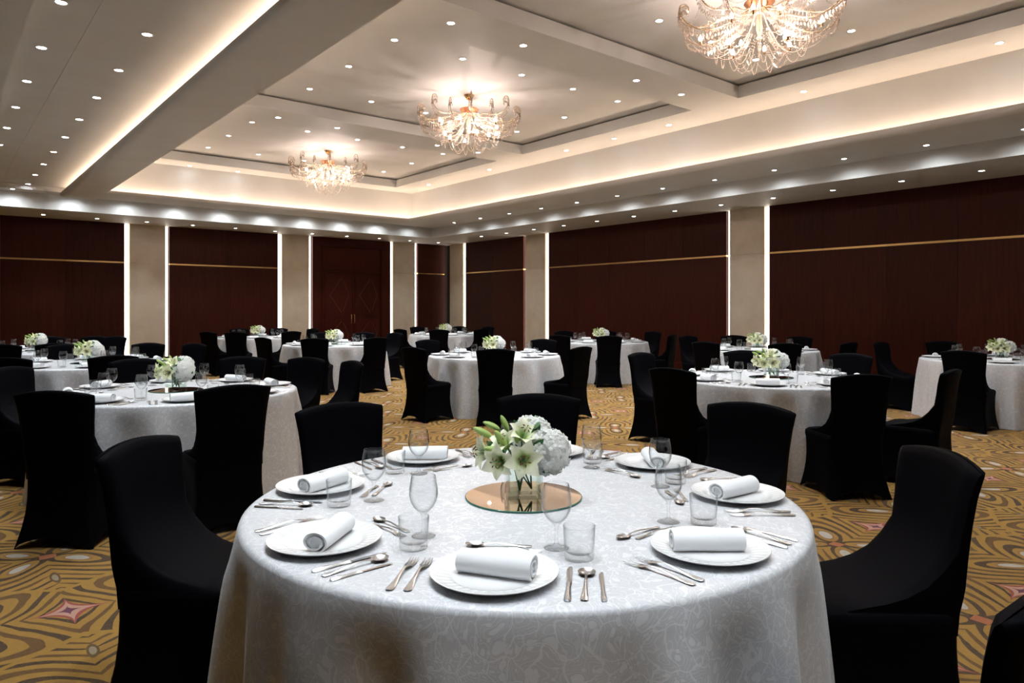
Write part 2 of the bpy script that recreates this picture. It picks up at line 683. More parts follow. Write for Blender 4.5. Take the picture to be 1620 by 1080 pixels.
def wall_bays(parent, axis, bays):
    """bays: ('wood', a, b) / ('stone', a, b) / ('slot', a, b) along the wall"""
    def bx(a, b, d0, d1, z0, z1):
        # d0..d1: depth measured from the wall face into the room (negative) / into the wall (positive)
        if axis == 'y':
            return MB().box(XR + d0, XR + d1, a, b, z0, z1)
        return MB().box(a, b, YB + d0, YB + d1, z0, z1)
    for kind, a, b in bays:
        if kind == 'wood':
            n = max(1, round((b - a) / 1.19))
            w = (b - a) / n
            for i in range(n):
                p, q = a + i * w + 0.0025, a + (i + 1) * w - 0.0025
                bx(p, q, 0.0, 0.10, 0.17, ZG0).build('wood_panel', M['wood'], parent)
                bx(p, q, 0.0, 0.10, ZG1, ZS).build('wood_panel', M['wood'], parent)
                bx(p, q, -0.006, 0.09, ZG0, ZG1).build('brass_strip', M['brass'], parent)
        elif kind == 'stone':
            bx(a, b, -0.02, 0.10, 0.17, 2.60).build('stone_slab', M['stone'], parent)
            bx(a, b, -0.02, 0.10, 2.604, ZS).build('stone_slab', M['stone'], parent)
        elif kind == 'slot':
            bx(a + 0.022, b - 0.022, 0.055, 0.10, 0.17, ZS - 0.01).build('light_strip', M['slot'], parent)


wall_bays(w_right, 'y', [('slot', 20.02, 20.12), ('stone', 19.25, 20.02), ('slot', 19.13, 19.25), ('wood', 16.17, 19.13),
                         ('slot', 16.06, 16.17), ('stone', 15.18, 16.06), ('slot', 15.06, 15.18), ('wood', 9.18, 15.06),
                         ('slot', 9.08, 9.18), ('stone', 8.24, 9.08), ('slot', 8.14, 8.24), ('wood', 2.2, 8.14),
                         ('slot', 2.1, 2.2), ('stone', 1.25, 2.1), ('slot', 1.15, 1.25), ('wood', YF, 1.15)])
wall_bays(w_back, 'x', [('wood', XL, 0.9 - 0.9), ('wood', 0.0, 3.86), ('slot', 3.86, 3.975), ('stone', 3.975, 4.82),
                        ('slot', 4.82, 4.92), ('wood', 4.92, 7.85), ('slot', 7.85, 7.96), ('stone', 7.96, 8.79),
                        ('slot', 8.79, 8.89), ('slot', 11.53, 11.64), ('stone', 11.64, 12.47), ('slot', 12.47, 12.59),
                        ('wood', 12.59, 13.66)])
# baseboards
struct(MB().box(XR - 0.018, XR + 0.1, YF, YB, 0, 0.165).build('baseboard_right', M['wood_door']), 'dark wood baseboard of the right wall')
bb = MB().box(XL, 8.89, YB - 0.018, YB + 0.1, 0, 0.165)
bb.box(11.53, XR - 0.02, YB - 0.018, YB + 0.1, 0, 0.165)
struct(bb.build('baseboard_back', M['wood_door']), 'dark wood baseboard of the back wall')

# double door in the back wall
door = empty('door_1', (10.21, YB, 0))
struct(door, 'dark mahogany double door with diamond inlays and a transom panel')
DW = 1.32
ob = MB()
ob.box(-DW, -1.03, -0.05, 0.09, 0, 3.59)
ob.box(1.03, DW, -0.05, 0.09, 0, 3.59)
ob.box(-1.03, 1.03, -0.05, 0.09, 3.36, 3.59)
ob.build('door_frame', M['wood_door'], door)
ob = MB()
for x0, x1, z0, z1 in ((-1.03, -0.985, 0, 3.36), (0.985, 1.03, 0, 3.36), (-0.985, 0.985, 3.315, 3.36)):
    ob.box(x0, x1, -0.065, 0.05, z0, z1)
ob.build('frame_moulding', M['wood_door'], door)
MB().box(-0.985, 0.985, -0.02, 0.06, 2.60, 3.31).build('transom_panel', M['wood_door'], door)
MB().box(-0.985, 0.985, -0.035, 0.06, 2.555, 2.595).build('transom_rail', M['wood_door'], door)
for s in (-1, 1):
    x0, x1 = (-0.982, -0.003) if s < 0 else (0.003, 0.982)
    lf = MB().box(x0, x1, -0.018, 0.05, 0.005, 2.55).build('door_leaf', M['wood_door'], door)
    MB().box(x0 + 0.07, x1 - 0.07, -0.026, -0.018, 1.22, 2.46).build('raised_panel', M['wood_door'], lf)
    MB().box(x0 + 0.07, x1 - 0.07, -0.026, -0.018, 0.12, 1.12).build('raised_panel', M['wood_door'], lf)
    cx = (x0 + x1) / 2
    for zc, hz in ((1.84, 0.53), (0.62, 0.42)):
        for (ax, az), (bx_, bz) in (((0.12, hz), (-0.26, 0)), ((-0.26, 0), (0.12, -hz)), ((-0.12 + 0.3, hz * 0.9), (0.36, 0)), ((0.36, 0), (0.18, -hz * 0.9))):
            a, b = Vector((cx + ax, -0.028, zc + az)), Vector((cx + bx_, -0.028, zc + bz))
            t = (b - a).normalized()
            nn = Vector((-t.z, 0, t.x)) * 0.005
            MB().add([a + nn, b + nn, b - nn, a - nn, a + nn + Vector((0, .006, 0)), b + nn + Vector((0, .006, 0)), b - nn + Vector((0, .006, 0)), a - nn + Vector((0, .006, 0))],
                     [(0, 1, 2, 3), (4, 7, 6, 5), (0, 4, 5, 1), (1, 5, 6, 2), (2, 6, 7, 3), (3, 7, 4, 0)]).build('inlay_strip', M['inlay'], lf)
    hx = x1 - 0.05 if s < 0 else x0 + 0.05
    MB().tube([(hx, -0.02, 0.98), (hx, -0.055, 0.98), (hx, -0.055, 1.24), (hx, -0.02, 1.24)], 0.011, 8).build('door_handle', M['brass'], lf, smooth=True)

# --- stepped soffit, fascia and cove: matching profiles on the right and back sides, mitred in the corner
P_R = [(XR + 0.12, ZS), (11.95, ZS), (11.95, 3.872), (11.15, 3.872), (11.15, 3.840), (10.47, 3.838), (10.408, 3.8455), (10.361, 3.8665),
       (10.330, 3.898), (10.32, 3.935), (10.36, 3.935), (10.36, 3.880), (10.75, 3.880), (10.75, ZT)]
P_B = [(YB + 0.12, ZS), (18.44, ZS), (18.44, 3.935), (18.03, 3.935), (18.03, 3.870), (17.20, 3.868), (17.138, 3.8735), (17.091, 3.888),
       (17.060, 3.910), (17.05, 3.935), (17.09, 3.935), (17.09, 3.885), (17.60, 3.885), (17.60, ZT)]


def profile_run(idx, which, end):
    """a run of the profile between two point indices, from the mitred corner to the far end"""
    mb = MB()
    near, far = [], []
    for i in range(idx[0], idx[1] + 1):
        (x, zr), (y, zb) = P_R[i], P_B[i]
        near.append((x, y, (zr + zb) / 2))
        far.append((x, end, zr) if which == 'R' else (end, y, zb))
    mid = []
    for a, b in zip(near, far):
        z = b[2]
        t = 0.06
        mid.append((a[0] + (b[0] - a[0]) * t, a[1] + (b[1] - a[1]) * t, z))
    mb.sheet([near, mid, far])
    return mb


BOX_X0 = 2.87
struct(profile_run((0, 3), 'R', YF).build('ceiling', M['paint']), 'low white soffit and fascia along the right wall')
struct(profile_run((3, 9), 'R', YF).build('ceiling', M['paint'], smooth=True, angle=35), 'rounded white cove lip along the right side')
struct(profile_run((9, 13), 'R', YF).build('ceiling', M['paint']), 'warmly lit cove wall along the right side')
struct(profile_run((0, 3), 'B', XL).build('ceiling', M['paint']), 'low white soffit and fascia along the back wall')
struct(profile_run((3, 9), 'B', 2.30).build('ceiling', M['paint'], smooth=True, angle=35), 'rounded white cove lip along the back')
struct(profile_run((9, 13), 'B', 2.60).build('ceiling', M['paint']), 'warmly lit cove wall along the back')

# --- tray ceiling with three coffers
CX0, CX1 = 3.83, 9.83
COFFERS = [(-3.27, 1.10), (1.98, 6.35), (7.23, 11.59), (12.48, 16.93)]
mb = MB()
TX0, TX1, TY1 = 2.60, 10.75, 17.60
mb.quad((TX0, YF, ZT), (CX0, YF, ZT), (CX0, TY1, ZT), (TX0, TY1, ZT))
mb.quad((CX1, YF, ZT), (TX1, YF, ZT), (TX1, TY1, ZT), (CX1, TY1, ZT))
ys = [YF]
for a, b in COFFERS:
    ys += [a, b]
ys.append(TY1)
for a, b in zip(ys[0::2], ys[1::2]):
    mb.quad((CX0, a, ZT), (CX1, a, ZT), (CX1, b, ZT), (CX0, b, ZT))
struct(mb.build('ceiling', M['paint']), 'flat tray ceiling framing the square coffers')
ZL = 4.925
for k, (a, b) in enumerate(COFFERS):
    mb = MB()

    def ring(x0, x1, y0, y1, z):
        return [(x0, y0, z), (x1, y0, z), (x1, y1, z), (x0, y1, z), (x0, y0, z)]
    e = 0.14
    mb.sheet([ring(CX0, CX1, a, b, ZT), ring(CX0, CX1, a, b, ZL), ring(CX0 - e, CX1 + e, a - e, b + e, ZL),
              ring(CX0 - e, CX1 + e, a - e, b + e, ZC)])
    mb.quad((CX0 - e, a - e, ZC), (CX1 + e, a - e, ZC), (CX1 + e, b + e, ZC), (CX0 - e, b + e, ZC))
    struct(mb.build('ceiling', M['paint']), 'recessed ceiling coffer, ' + ['behind the viewer', 'nearest', 'middle', 'farthest'][k] + ' of the row')

# --- beam on the left with its own cove, and the lower aisle ceiling beyond it
prof = [(2.50, 4.03), (2.50, 3.865), (2.225, 3.865), (2.225, 3.912), (2.185, 3.912), (2.197, 3.882), (2.228, 3.857), (2.275, 3.8435), (2.34, 3.838),
        (2.87, 3.838), (2.87, 3.935), (2.83, 3.935), (2.83, 3.88), (2.60, 3.88), (2.60, ZT)]
mb = MB()
mb.sheet([[(x, 18.05, z) for x, z in prof], [(x, YF, z) for x, z in prof]])
mb.f.append(tuple(range(len(prof))))
beam = struct(mb.build('ceiling', M['paint'], smooth=True, angle=30), 'long white ceiling beam with a rounded lip on the left')
mb = MB()
mb.sheet([[(2.50, y, 4.03), (1.14, y, 4.03), (1.14, y, 4.034), (0.655, y, 4.034), (0.655, y, 3.90), (XL, y, 3.90)] for y in (18.0, YF)])
mb.sheet([[(2.60, 18.0, 4.07), (XL, 18.0, 4.07)], [(2.60, 18.0, 3.933), (XL, 18.0, 3.933)]])
struct(mb.build('ceiling', M['paint']), 'lower aisle ceiling left of the beam')
# light-tight lid above everything
struct(MB().box(XL - 0.3, XR + 0.4, YF - 0.3, YB + 0.4, 5.05, 5.15).build('ceiling', M['paint']), 'roof slab above the ceiling')

# cove strips lie on the cove floors, behind the lips
s1 = struct(MB().box(10.64, 10.69, YF + 0.1, 17.45, 3.881, 3.890).build('trim_1', M['cove']), 'warm light strip in the right cove')
s2 = struct(MB().box(2.75, 10.62, 17.48, 17.53, 3.886, 3.895).build('trim_2', M['cove']), 'warm light strip in the back cove')
s3 = struct(MB().box(2.38, 2.42, YF + 0.1, 17.8, 3.866, 3.874).build('trim_3', M['cove']), 'warm light strip in the beam cove')
s4 = struct(MB().box(2.70, 2.75, YF + 0.1, 17.2, 3.881, 3.890).build('trim_4', M['cove']), 'warm light strip in the left cove of the tray')

# ------------------------------------------------------------------ downlights
trim_me = MB().lathe([(0.064, 0.0), (0.066, -0.006), (0.060, -0.009), (0.050, -0.007), (0.048, 0.004)], 20).mesh('trim_ring', M['lens_trim'], True)
lens_me = MB().lathe([(0.0, 0.0), (0.048, 0.0)], 20).mesh('lens', M['lens'])


def spot_data(name, power, size, blend, rad):
    ld = bpy.data.lights.new(name, 'SPOT')
    ld.energy = power
    ld.color = C_COOL
    ld.spot_size = math.radians(size)
    ld.spot_blend = blend
    ld.shadow_soft_size = rad
    return ld


SPOT = spot_data('downlight_beam', P_DOWN, 84, 0.8, 0.04)
SPOT_RIM = spot_data('downlight_beam_narrow', P_DOWN * 0.35, 52, 0.9, 0.04)
SPOT_AISLE = spot_data('downlight_beam_aisle', P_DOWN * 0.72, 84, 0.8, 0.04)
SPOT_LOW = spot_data('downlight_beam_low', P_DOWN * 0.30, 70, 0.9, 0.04)
WASH = spot_data('wash_beam', P_WASH, 166, 0.75, 0.03)


def downlight(x, y, z, label, group, light, scale=1.0):
    scale *= 0.86
    t = empty('downlight', (x, y, z - 0.0005))
    tag(t, label, 'downlight', group)
    obj('trim_ring', trim_me, t)
    l = obj('lens', lens_me, t, (0, 0, -0.0035))
    for c in t.children:
        c.scale = (scale, scale, scale)
    if light is not None:
        lo = bpy.data.objects.new('lamp', light)
        COL.objects.link(lo)
        lo.parent = t
        lo.location = (0, 0, -0.03)


def row(pts, z, what, group, light, scale=1.0):
    """labels count along the row, nearest to the viewer first"""
    pts = sorted(pts, key=lambda p: ground(p)[1])
    for i, (x, y) in enumerate(pts):
        lab = ('nearest' if i == 0 else ('farthest' if i == len(pts) - 1 else ORD[i] + ' nearest')) + ' round downlight ' + what
        downlight(x, y, z, lab, group, light, scale)


row([(10.29, y) for y in (16.0, 13.35, 10.72, 9.38, 8.06, 5.52, 2.96)], ZT, 'in the tray border above the right cove', 'downlights in the right tray border', SPOT_RIM)
row([(x, 17.39) for x in (4.66, 5.75)], ZT, 'in the far tray border', 'downlights in the far tray border', SPOT_RIM)
row([(x, 6.79) for x in (4.67, 5.77, 7.92, 8.97)], ZT, 'on the nearer cross beam of the tray', 'downlights on the nearer cross beam', SPOT)
row([(x, 12.04) for x in (4.67, 5.77, 7.95, 8.98)], ZT, 'on the farther cross beam of the tray', 'downlights on the farther cross beam', SPOT)
XS = (4.73, 5.83, 6.92, 8.00, 9.06)
for nm, y0, ym, y1 in (('nearest', 2.88, 4.22, 5.57), ('middle', 8.18, 9.49, 10.86), ('farthest', 13.49, 14.85, 16.22)):
    row([(x, y0) for x in XS], ZC, 'in the front row of the %s coffer' % nm, 'downlights in the %s coffer' % nm, SPOT)
    row([(XS[0], ym), (XS[4], ym)], ZC, 'beside the chandelier in the %s coffer' % nm, 'downlights in the %s coffer' % nm, SPOT)
    row([(x, y1) for x in XS], ZC, 'in the back row of the %s coffer' % nm, 'downlights in the %s coffer' % nm, SPOT)
# behind the viewer the same grid goes on
row([(x, y) for x in (4.68, 6.85) for y in (-2.4, 0.2)], ZC, 'in the coffer behind the viewer', 'downlights in the unseen coffer', SPOT)
row([(1.605, 17.85 - 1.305 * k) for k in range(15)], 4.03, 'in the aisle row beside the beam', 'downlights beside the beam', SPOT_AISLE)
row([(0.873, 16.60 - 1.356 * k) for k in range(14)], 4.034, 'in the outer aisle row left of the beam', 'downlights in the outer aisle row', SPOT_AISLE)
row([(2.05 + 1.09 * k, 19.55) for k in range(11)], ZS, 'in the low soffit of the back wall', 'downlights in the back soffit', SPOT_LOW)
row([(12.82, 17.02 - 1.19 * k) for k in range(15)], ZS, 'in the low soffit of the right wall', 'downlights in the right soffit', SPOT_LOW)
row([(11.54, 16.61 - 1.235 * k) for k in range(15)], 3.872, 'in the upper soffit along the right fascia', 'downlights washing the right fascia', WASH, 0.9)
row([(1.36 + 1.085 * k, 18.12) for k in range(10)], 3.935, 'in the narrow slot along the back fascia', 'downlights washing the back fascia', WASH, 0.9)

# ------------------------------------------------------------------ chandeliers
CH_N = 16


def ch_point(a, r, z):
    return (r * math.cos(a), r * math.sin(a), z)


def smooth_path(ctrl, n):
    """Catmull-Rom through (r, z) control points"""
    pts = []
    P = [ctrl[0]] + list(ctrl) + [ctrl[-1]]
    for i in range(1, len(P) - 2):
        for k in range(n):
            t = k / n
            q = []
            for d in range(len(ctrl[0])):
                p0, p1, p2, p3 = P[i - 1][d], P[i][d], P[i + 1][d], P[i + 2][d]
                q.append(0.5 * ((2 * p1) + (-p0 + p2) * t + (2 * p0 - 5 * p1 + 4 * p2 - p3) * t * t + (-p0 + 3 * p1 - 3 * p2 + p3) * t ** 3))
            pts.append(tuple(q))
    pts.append(tuple(ctrl[-1]))
    return pts


def make_chandelier():
    """z is measured down from the coffer ceiling"""
    root = empty('chandelier')
    MB().lathe([(0, 0), (0.085, -0.002), (0.088, -0.016), (0.070, -0.026), (0.074, -0.040), (0.052, -0.058), (0.046, -0.075), (0.016, -0.088), (0, -0.09)], 24).build('canopy', M['gold'], root, True)
    MB().tube([(0, 0, -0.085), (0, 0, -0.30)], 0.008, 8).build('stem_rod', M['gold'], root, True)
    MB().lathe([(0, -0.235), (0.155, -0.238), (0.160, -0.248), (0.118, -0.300), (0.10, -0.318), (0, -0.325)], 32).build('bronze_dish', M['bronze'], root, True, 40)
    MB().lathe([(0, -0.32), (0.03, -0.33), (0.022, -0.40), (0.035, -0.52), (0.018, -0.60), (0.026, -0.63), (0, -0.655)], 16).build('centre_column', M['arm'], root, True)
    rnd = random.Random(3)
    for k in range(CH_N):
        a = 2 * PI * (k + 0.5) / CH_N
        big = k % 2 == 0
        if big:
            ctrl = [(0.06, -0.315), (0.14, -0.325), (0.22, -0.37), (0.33, -0.36), (0.47, -0.40), (0.62, -0.425), (0.76, -0.385), (0.845, -0.285), (0.835, -0.195), (0.775, -0.17), (0.735, -0.215), (0.745, -0.25)]
        else:
            ctrl = [(0.05, -0.32), (0.13, -0.345), (0.23, -0.43), (0.34, -0.47), (0.48, -0.53), (0.63, -0.545), (0.77, -0.49), (0.865, -0.39), (0.87, -0.315), (0.82, -0.285), (0.775, -0.32), (0.78, -0.35)]
        path = smooth_path(ctrl, 4)
        arm = MB().tube([ch_point(a, r, z) for r, z in path], [0.0095 - 0.005 * i / len(path) for i in range(len(path))], 6).build('arm', M['arm'], root, True)
        # crystal drops hanging below the arm
        fr = MB()
        for i, (r, z) in enumerate(path[8:-6]):
            for da in (-0.012, 0.012):
                L = 0.05 + 0.05 * math.sin(i * 0.45) ** 2 + rnd.random() * 0.02
                p = ch_point(a + da / max(r, .2), r, z - 0.008)
                nb = 3 if big else 2
                for b in range(nb):
                    fr.bead((p[0], p[1], p[2] - 0.014 * (b + 1)), 0.0055)
                fr.bead((p[0], p[1], p[2] - 0.014 * nb - 0.5 * L), 0.0095, 0.5 * L * 0.62)
        tag(fr.build('crystal_fringe', M['crystal'], arm), kind='stuff')
        # strings of beads along the arm
        st = MB()
        for i, (r, z) in enumerate(path[6:-3]):
            st.bead(ch_point(a, r, z + 0.013), 0.0065)
        tag(st.build('arm_beads', M['crystal'], arm), kind='stuff')

    def strand(p0, p1, sag, out=0.0):
        mb = MB()
        p0, p1 = Vector(p0), Vector(p1)
        L = (p1 - p0).length + sag * 1.4
        n = max(8, int(L / 0.021))
        for i in range(n + 1):
            t = i / n
            p = p0.lerp(p1, t)
            p.z -= sag * 4 * t * (1 - t)
            if out:
                h = Vector((p.x, p.y, 0))
                if h.length > 1e-3:
                    p += h.normalized() * out * 4 * t * (1 - t)
            mb.bead(p, 0.0072)
        tag(mb.build('bead_strand', M['crystal'], root), kind='stuff')
    for k in range(CH_N):
        a = 2 * PI * (k + 0.5) / CH_N
        a2 = 2 * PI * (k + 1.5) / CH_N
        z = -0.46 if k % 2 else -0.385
        z2 = -0.385 if k % 2 else -0.46
        strand(ch_point(a, 0.80, z), ch_point(a2, 0.80, z2), 0.10)                     # rim swags
        strand(ch_point(a, 0.86, z + 0.10), ch_point(a, 0.26, -0.64), 0.20, 0.02)       # long radial swags
        strand(ch_point(a, 0.52, -0.56), ch_point(a2 + 0.2, 0.42, -0.56), 0.27)               # low loops
    for k in range(8):
        a = 2 * PI * k / 8
        strand(ch_point(a, 0.12, -0.33), ch_point(a, 0.30, -0.52), 0.12)
        strand(ch_point(a, 0.05, -0.60), ch_point(a + 0.5, 0.36, -0.58), 0.36)
    bl = bpy.data.lights.new('candle_light', 'POINT')
    bl.energy = P_BULB
    bl.color = C_BULB
    bl.shadow_soft_size = 0.022
    bulb_me = MB().lathe([(0, -0.034), (0.012, -0.030), (0.021, -0.012), (0.018, 0.008), (0.008, 0.030), (0, 0.040)], 10).mesh('bulb', M['bulb'], True)
    cup_me = MB().lathe([(0, -0.075), (0.012, -0.07), (0.013, -0.04), (0.019, -0.034), (0.014, -0.028), (0, -0.028)], 10).mesh('bulb_cup', M['gold'], True)
    for k in range(12):
        a = 2 * PI * (k + 0.2) / 12
        r, z = ((0.47, -0.50) if k % 2 else (0.34, -0.68)) if k % 3 else (0.62, -0.53)
        b = obj('bulb', bulb_me, root, ch_point(a, r, z))
        obj('bulb_cup', cup_me, b)
        if k % 2 == 0 and k % 3:
            lo = bpy.data.objects.new('candle_lamp', bl)
            COL.objects.link(lo)
            lo.parent = root
            lo.location = ch_point(a, r, z + 0.05)
    return root


ch = make_chandelier()
for k, (y, lab) in enumerate(((4.20, 'large crystal chandelier cut by the top edge, nearest of the three'),
                              (9.50, 'crystal chandelier in the middle coffer with curled golden arms'),
                              (14.85, 'smallest looking crystal chandelier in the farthest coffer'))):
    o = ch if k == 0 else copy_tree(ch, (0, 0, 0), 0)
    o.location = (6.90, y, ZC)
    o.rotation_euler = (0, 0, (0.35, 0.0, 0.2)[k])
    tag(o, lab, 'chandelier', 'crystal chandeliers in the ceiling coffers')

# ------------------------------------------------------------------ tables: positions in metres right of / ahead of the camera
TOP = 0.765                     # height of the cloth on the table
RT = 0.93
TABLES = {
    'T0': ((0.04, 2.47), 'the foreground table'),
    'T1': ((-2.70, 5.70), 'the nearest table on the left'),
    'T10': ((-5.10, 8.56), 'the second table on the left'),
    'T11': ((-7.44, 11.1), 'the third table on the left'),
    'T3': ((2.47, 6.76), 'the nearest table on the right'),
    'T4': ((6.35, 9.20), 'the table at the right edge'),
    'T5': ((3.98, 11.5), 'the table by the right stone pier'),
    'T6': ((1.80, 14.3), 'the table before the long right wall'),
    'T2': ((-0.25, 10.08), 'the centre table in the middle'),
    'T7': ((-3.30, 13.2), 'the table facing the double door'),
    'T8': ((-5.87, 16.4), 'the table left of the door'),
    'T9': ((-1.70, 18.2), 'the table in the far corner'),
}


def cloth_mesh(seed, n=192):
    rnd = random.Random(seed)
    ph = [rnd.random() * 6.28 for _ in range(6)]

    def fold(a):
        return (math.sin(13 * a + ph[0] + 0.8 * math.sin(3 * a + ph[4])) * 0.6 + math.sin(19 * a + ph[1] + 0.7 * math.sin(2 * a + ph[5])) * 0.45 + math.sin(5 * a + ph[2]) * 0.15 + math.sin(31 * a + ph[3]) * 0.12)
    mb = MB()
    prof = [(0.0, TOP), (0.3, TOP), (0.6, TOP), (0.85, TOP), (RT - 0.025, TOP), (RT - 0.012, TOP - 0.002), (RT - 0.003, TOP - 0.008), (RT + 0.001, TOP - 0.018)]
    ns = 16
    for k in range(1, ns + 1):
        t = k / ns
        prof.append((RT + 0.002 + 0.050 * t ** 0.8, TOP - 0.018 - (TOP - 0.021) * t))

    def fn(r, z, a):
        t = max(0.0, (TOP - 0.012 - z) / TOP)
        if t <= 0:
            return r, z
        amp = 0.060 * t ** 0.6 * (1 if t < 0.9 else 1)
        return r + amp * fold(a) * min(1.0, t * 5), z
    mb.lathe(prof, n, fn=fn)
    return mb.mesh('tablecloth', M['damask'], True)


def table_frame():
    root = empty('folding_table')
    MB().lathe([(0, 0.735), (RT - 0.03, 0.735), (RT - 0.02, 0.745), (RT - 0.02, 0.758), (0, 0.7605)], 48).build('tabletop', M['lens_trim'], root)
    for k in range(4):
        a = PI / 4 + k * PI / 2
        MB().tube([(0.62 * math.cos(a), 0.62 * math.sin(a), 0.0), (0.55 * math.cos(a), 0.55 * math.sin(a), 0.735)], 0.016, 8).build('leg', M['steel'], root, True)
    return root


# ------------------------------------------------------------------ chairs in stretch covers
def make_chair():
    """origin on the floor under the seat; the sitter faces +y"""
    root = empty('banquet_chair')
    # --- backrest: stacked rounded sections from the seat to the crowned top
    rows = []
    secs = [  # z, half width, y front, y rear
        (0.400, 0.204, 0.150, -0.215), (0.470, 0.200, 0.150, -0.224), (0.4845, 0.201, 0.085, -0.227), (0.495, 0.202, 0.030, -0.229), (0.515, 0.203, -0.030, -0.233), (0.550, 0.204, -0.092, -0.239), (0.600, 0.206, -0.146, -0.248),
        (0.660, 0.210, -0.194, -0.258), (0.740, 0.217, -0.216, -0.272), (0.820, 0.226, -0.233, -0.287), (0.880, 0.234, -0.246, -0.299), (0.902, 0.2375, -0.254, -0.304)]
    n = 14

    def section(z, w, yf, yr, crown):
        pts = []
        cv = 0.028 * min(1, max(0, (z - 0.55) / 0.25))          # hollowed towards the sitter
        c = min(0.016, (yf - yr) * 0.4)
        xs = [-1 + 2 * i / n for i in range(n + 1)]

        def bow(x):
            return cv * (x * x)
        for x in xs:                                           # front, left to right
            e = c * max(0, (abs(x) - 0.9) / 0.1) ** 2
            pts.append((x * w, yf + bow(x) - e, z + crown * (1 - x * x)))
        for x in xs[::-1]:
            e = c * max(0, (abs(x) - 0.9) / 0.1) ** 2
            pts.append((x * w, yr + bow(x) + e, z + crown * (1 - x * x)))
        return pts
    for i, (z, w, yf, yr) in enumerate(secs):
        t = max(0, (z - 0.70) / 0.20)
        rows.append(section(z, w, yf, yr, 0.030 * t))
    rows.append([p for p in section(0.909, 0.2375, -0.264, -0.296, 0.030)])
    rows.append(section(0.911, 0.2370, -0.278, -0.282, 0.030))
    rows = [r + [r[0]] for r in rows]
    MB().sheet(rows).build('backrest', M['spandex'], root, True)
    # --- seat: padded slab
    def rrect(w, y0, y1, z, c, m=6, lift=None):
        pts = []
        for cx, cy, a0 in ((w - c, y1 - c, 0), (-w + c, y1 - c, 90), (-w + c, y0 + c, 180), (w - c, y0 + c, 270)):
            for i in range(m + 1):
                a = math.radians(a0 + 90 * i / m)
                pts.append((cx + c * math.cos(a), cy + c * math.sin(a), z))
        return pts + [pts[0]]
    mb = MB()
    R_ = [rrect(0.208, -0.215, 0.222, 0.400, 0.05), rrect(0.212, -0.215, 0.228, 0.430, 0.05), rrect(0.210, -0.215, 0.226, 0.455, 0.05), rrect(0.196, -0.205, 0.212, 0.471, 0.05),
          rrect(0.165, -0.18, 0.180, 0.480, 0.05), rrect(0.05, -0.05, 0.06, 0.484, 0.04)]
    mb.sheet(R_)
    k0 = len(mb.v) - len(R_[-1])
    mb.f.append(tuple(range(k0, len(mb.v) - 1)))
    mb.build('seat', M['spandex'], root, True)
    # --- skirt: pulled tight to four feet, hem arched between them
    mb = MB()
    per = 64

    def ring(t):
        pts = []
        pinch = 0.016 * math.sin(PI * t)                        # stretched inwards half way
        w = 0.208 + (0.238 - 0.208) * t - pinch
        y0 = -0.215 - 0.055 * t + pinch
        y1 = 0.222 + 0.018 * t - pinch
        c = 0.05 - 0.026 * t
        corners = [(w - c, y1 - c, 0), (-w + c, y1 - c, 90), (-w + c, y0 + c, 180), (w - c, y0 + c, 270)]
        q = per // 4
        for ci in range(4):
            cx, cy, a0 = corners[ci]
            nx, ny, na = corners[(ci + 1) % 4]
            for i in range(q):
                if i < 5:
                    a = math.radians(a0 + 90 * i / 5)
                    p = (cx + c * math.cos(a), cy + c * math.sin(a))
                    s = 0
                else:
                    u = (i - 4) / (q - 4)
                    ae = math.radians(a0 + 90)
                    e0 = (cx + c * math.cos(ae), cy + c * math.sin(ae))
                    e1 = (nx + c * math.cos(math.radians(na)), ny + c * math.sin(math.radians(na)))
                    p = (e0[0] + (e1[0] - e0[0]) * (u - 1 / (q - 4)) , e0[1] + (e1[1] - e0[1]) * (u - 1 / (q - 4)))
                    s = u
                arch = 0.062 * math.sin(PI * s) ** 0.7 if s > 0 else 0
                inward = 0.020 * t * math.sin(PI * s)
                L = math.hypot(*p)
                k = 1 - inward / L
                pts.append((p[0] * k, p[1] * k, 0.400 * (1 - t) + (arch + 0.001) * t ** 2))
        return pts + [pts[0]]
    mb.sheet([ring(t) for t in (0, 0.12, 0.3, 0.5, 0.7, 0.85, 0.95, 1.0)])
    mb.build('skirt', M['spandex'], root, True)
    return root


chair0 = make_chair()
used = [False]


def chair_at(back_xy, centre, label, group, turn=0.0):
    """back_xy: where the top of the backrest stands (room x, y)"""
    f = Vector((centre[0] - back_xy[0], centre[1] - back_xy[1])).normalized()
    ang = math.atan2(f.y, f.x) - PI / 2 + turn
    fw = Vector((-math.sin(ang), math.cos(ang)))
    p = Vector(back_xy) + fw * 0.272
    if not used[0]:
        o = chair0
        o.location = (p.x, p.y, 0)
        o.rotation_euler = (0, 0, ang)
        used[0] = True
    else:
        o = copy_tree(chair0, (p.x, p.y, 0), ang)
    return tag(o, label, 'chair', group)


def ray_on_circle(px, centre, r, near):
    """where the sight line through picture column px crosses a circle round the table"""
    k = (px - 810) / F_PX
    l0, d0 = centre
    A = k * k + 1
    B = -2 * (k * l0 + d0)
    Cc = l0 * l0 + d0 * d0 - r * r
    disc = B * B - 4 * A * Cc
    if disc <= 0:
        d = -B / (2 * A)
        v = Vector((k * d - l0, d - d0)).normalized() * r
        return (l0 + v.x, d0 + v.y)
    d = (-B + (-1 if near else 1) * math.sqrt(disc)) / (2 * A)
    return (k * d, d)


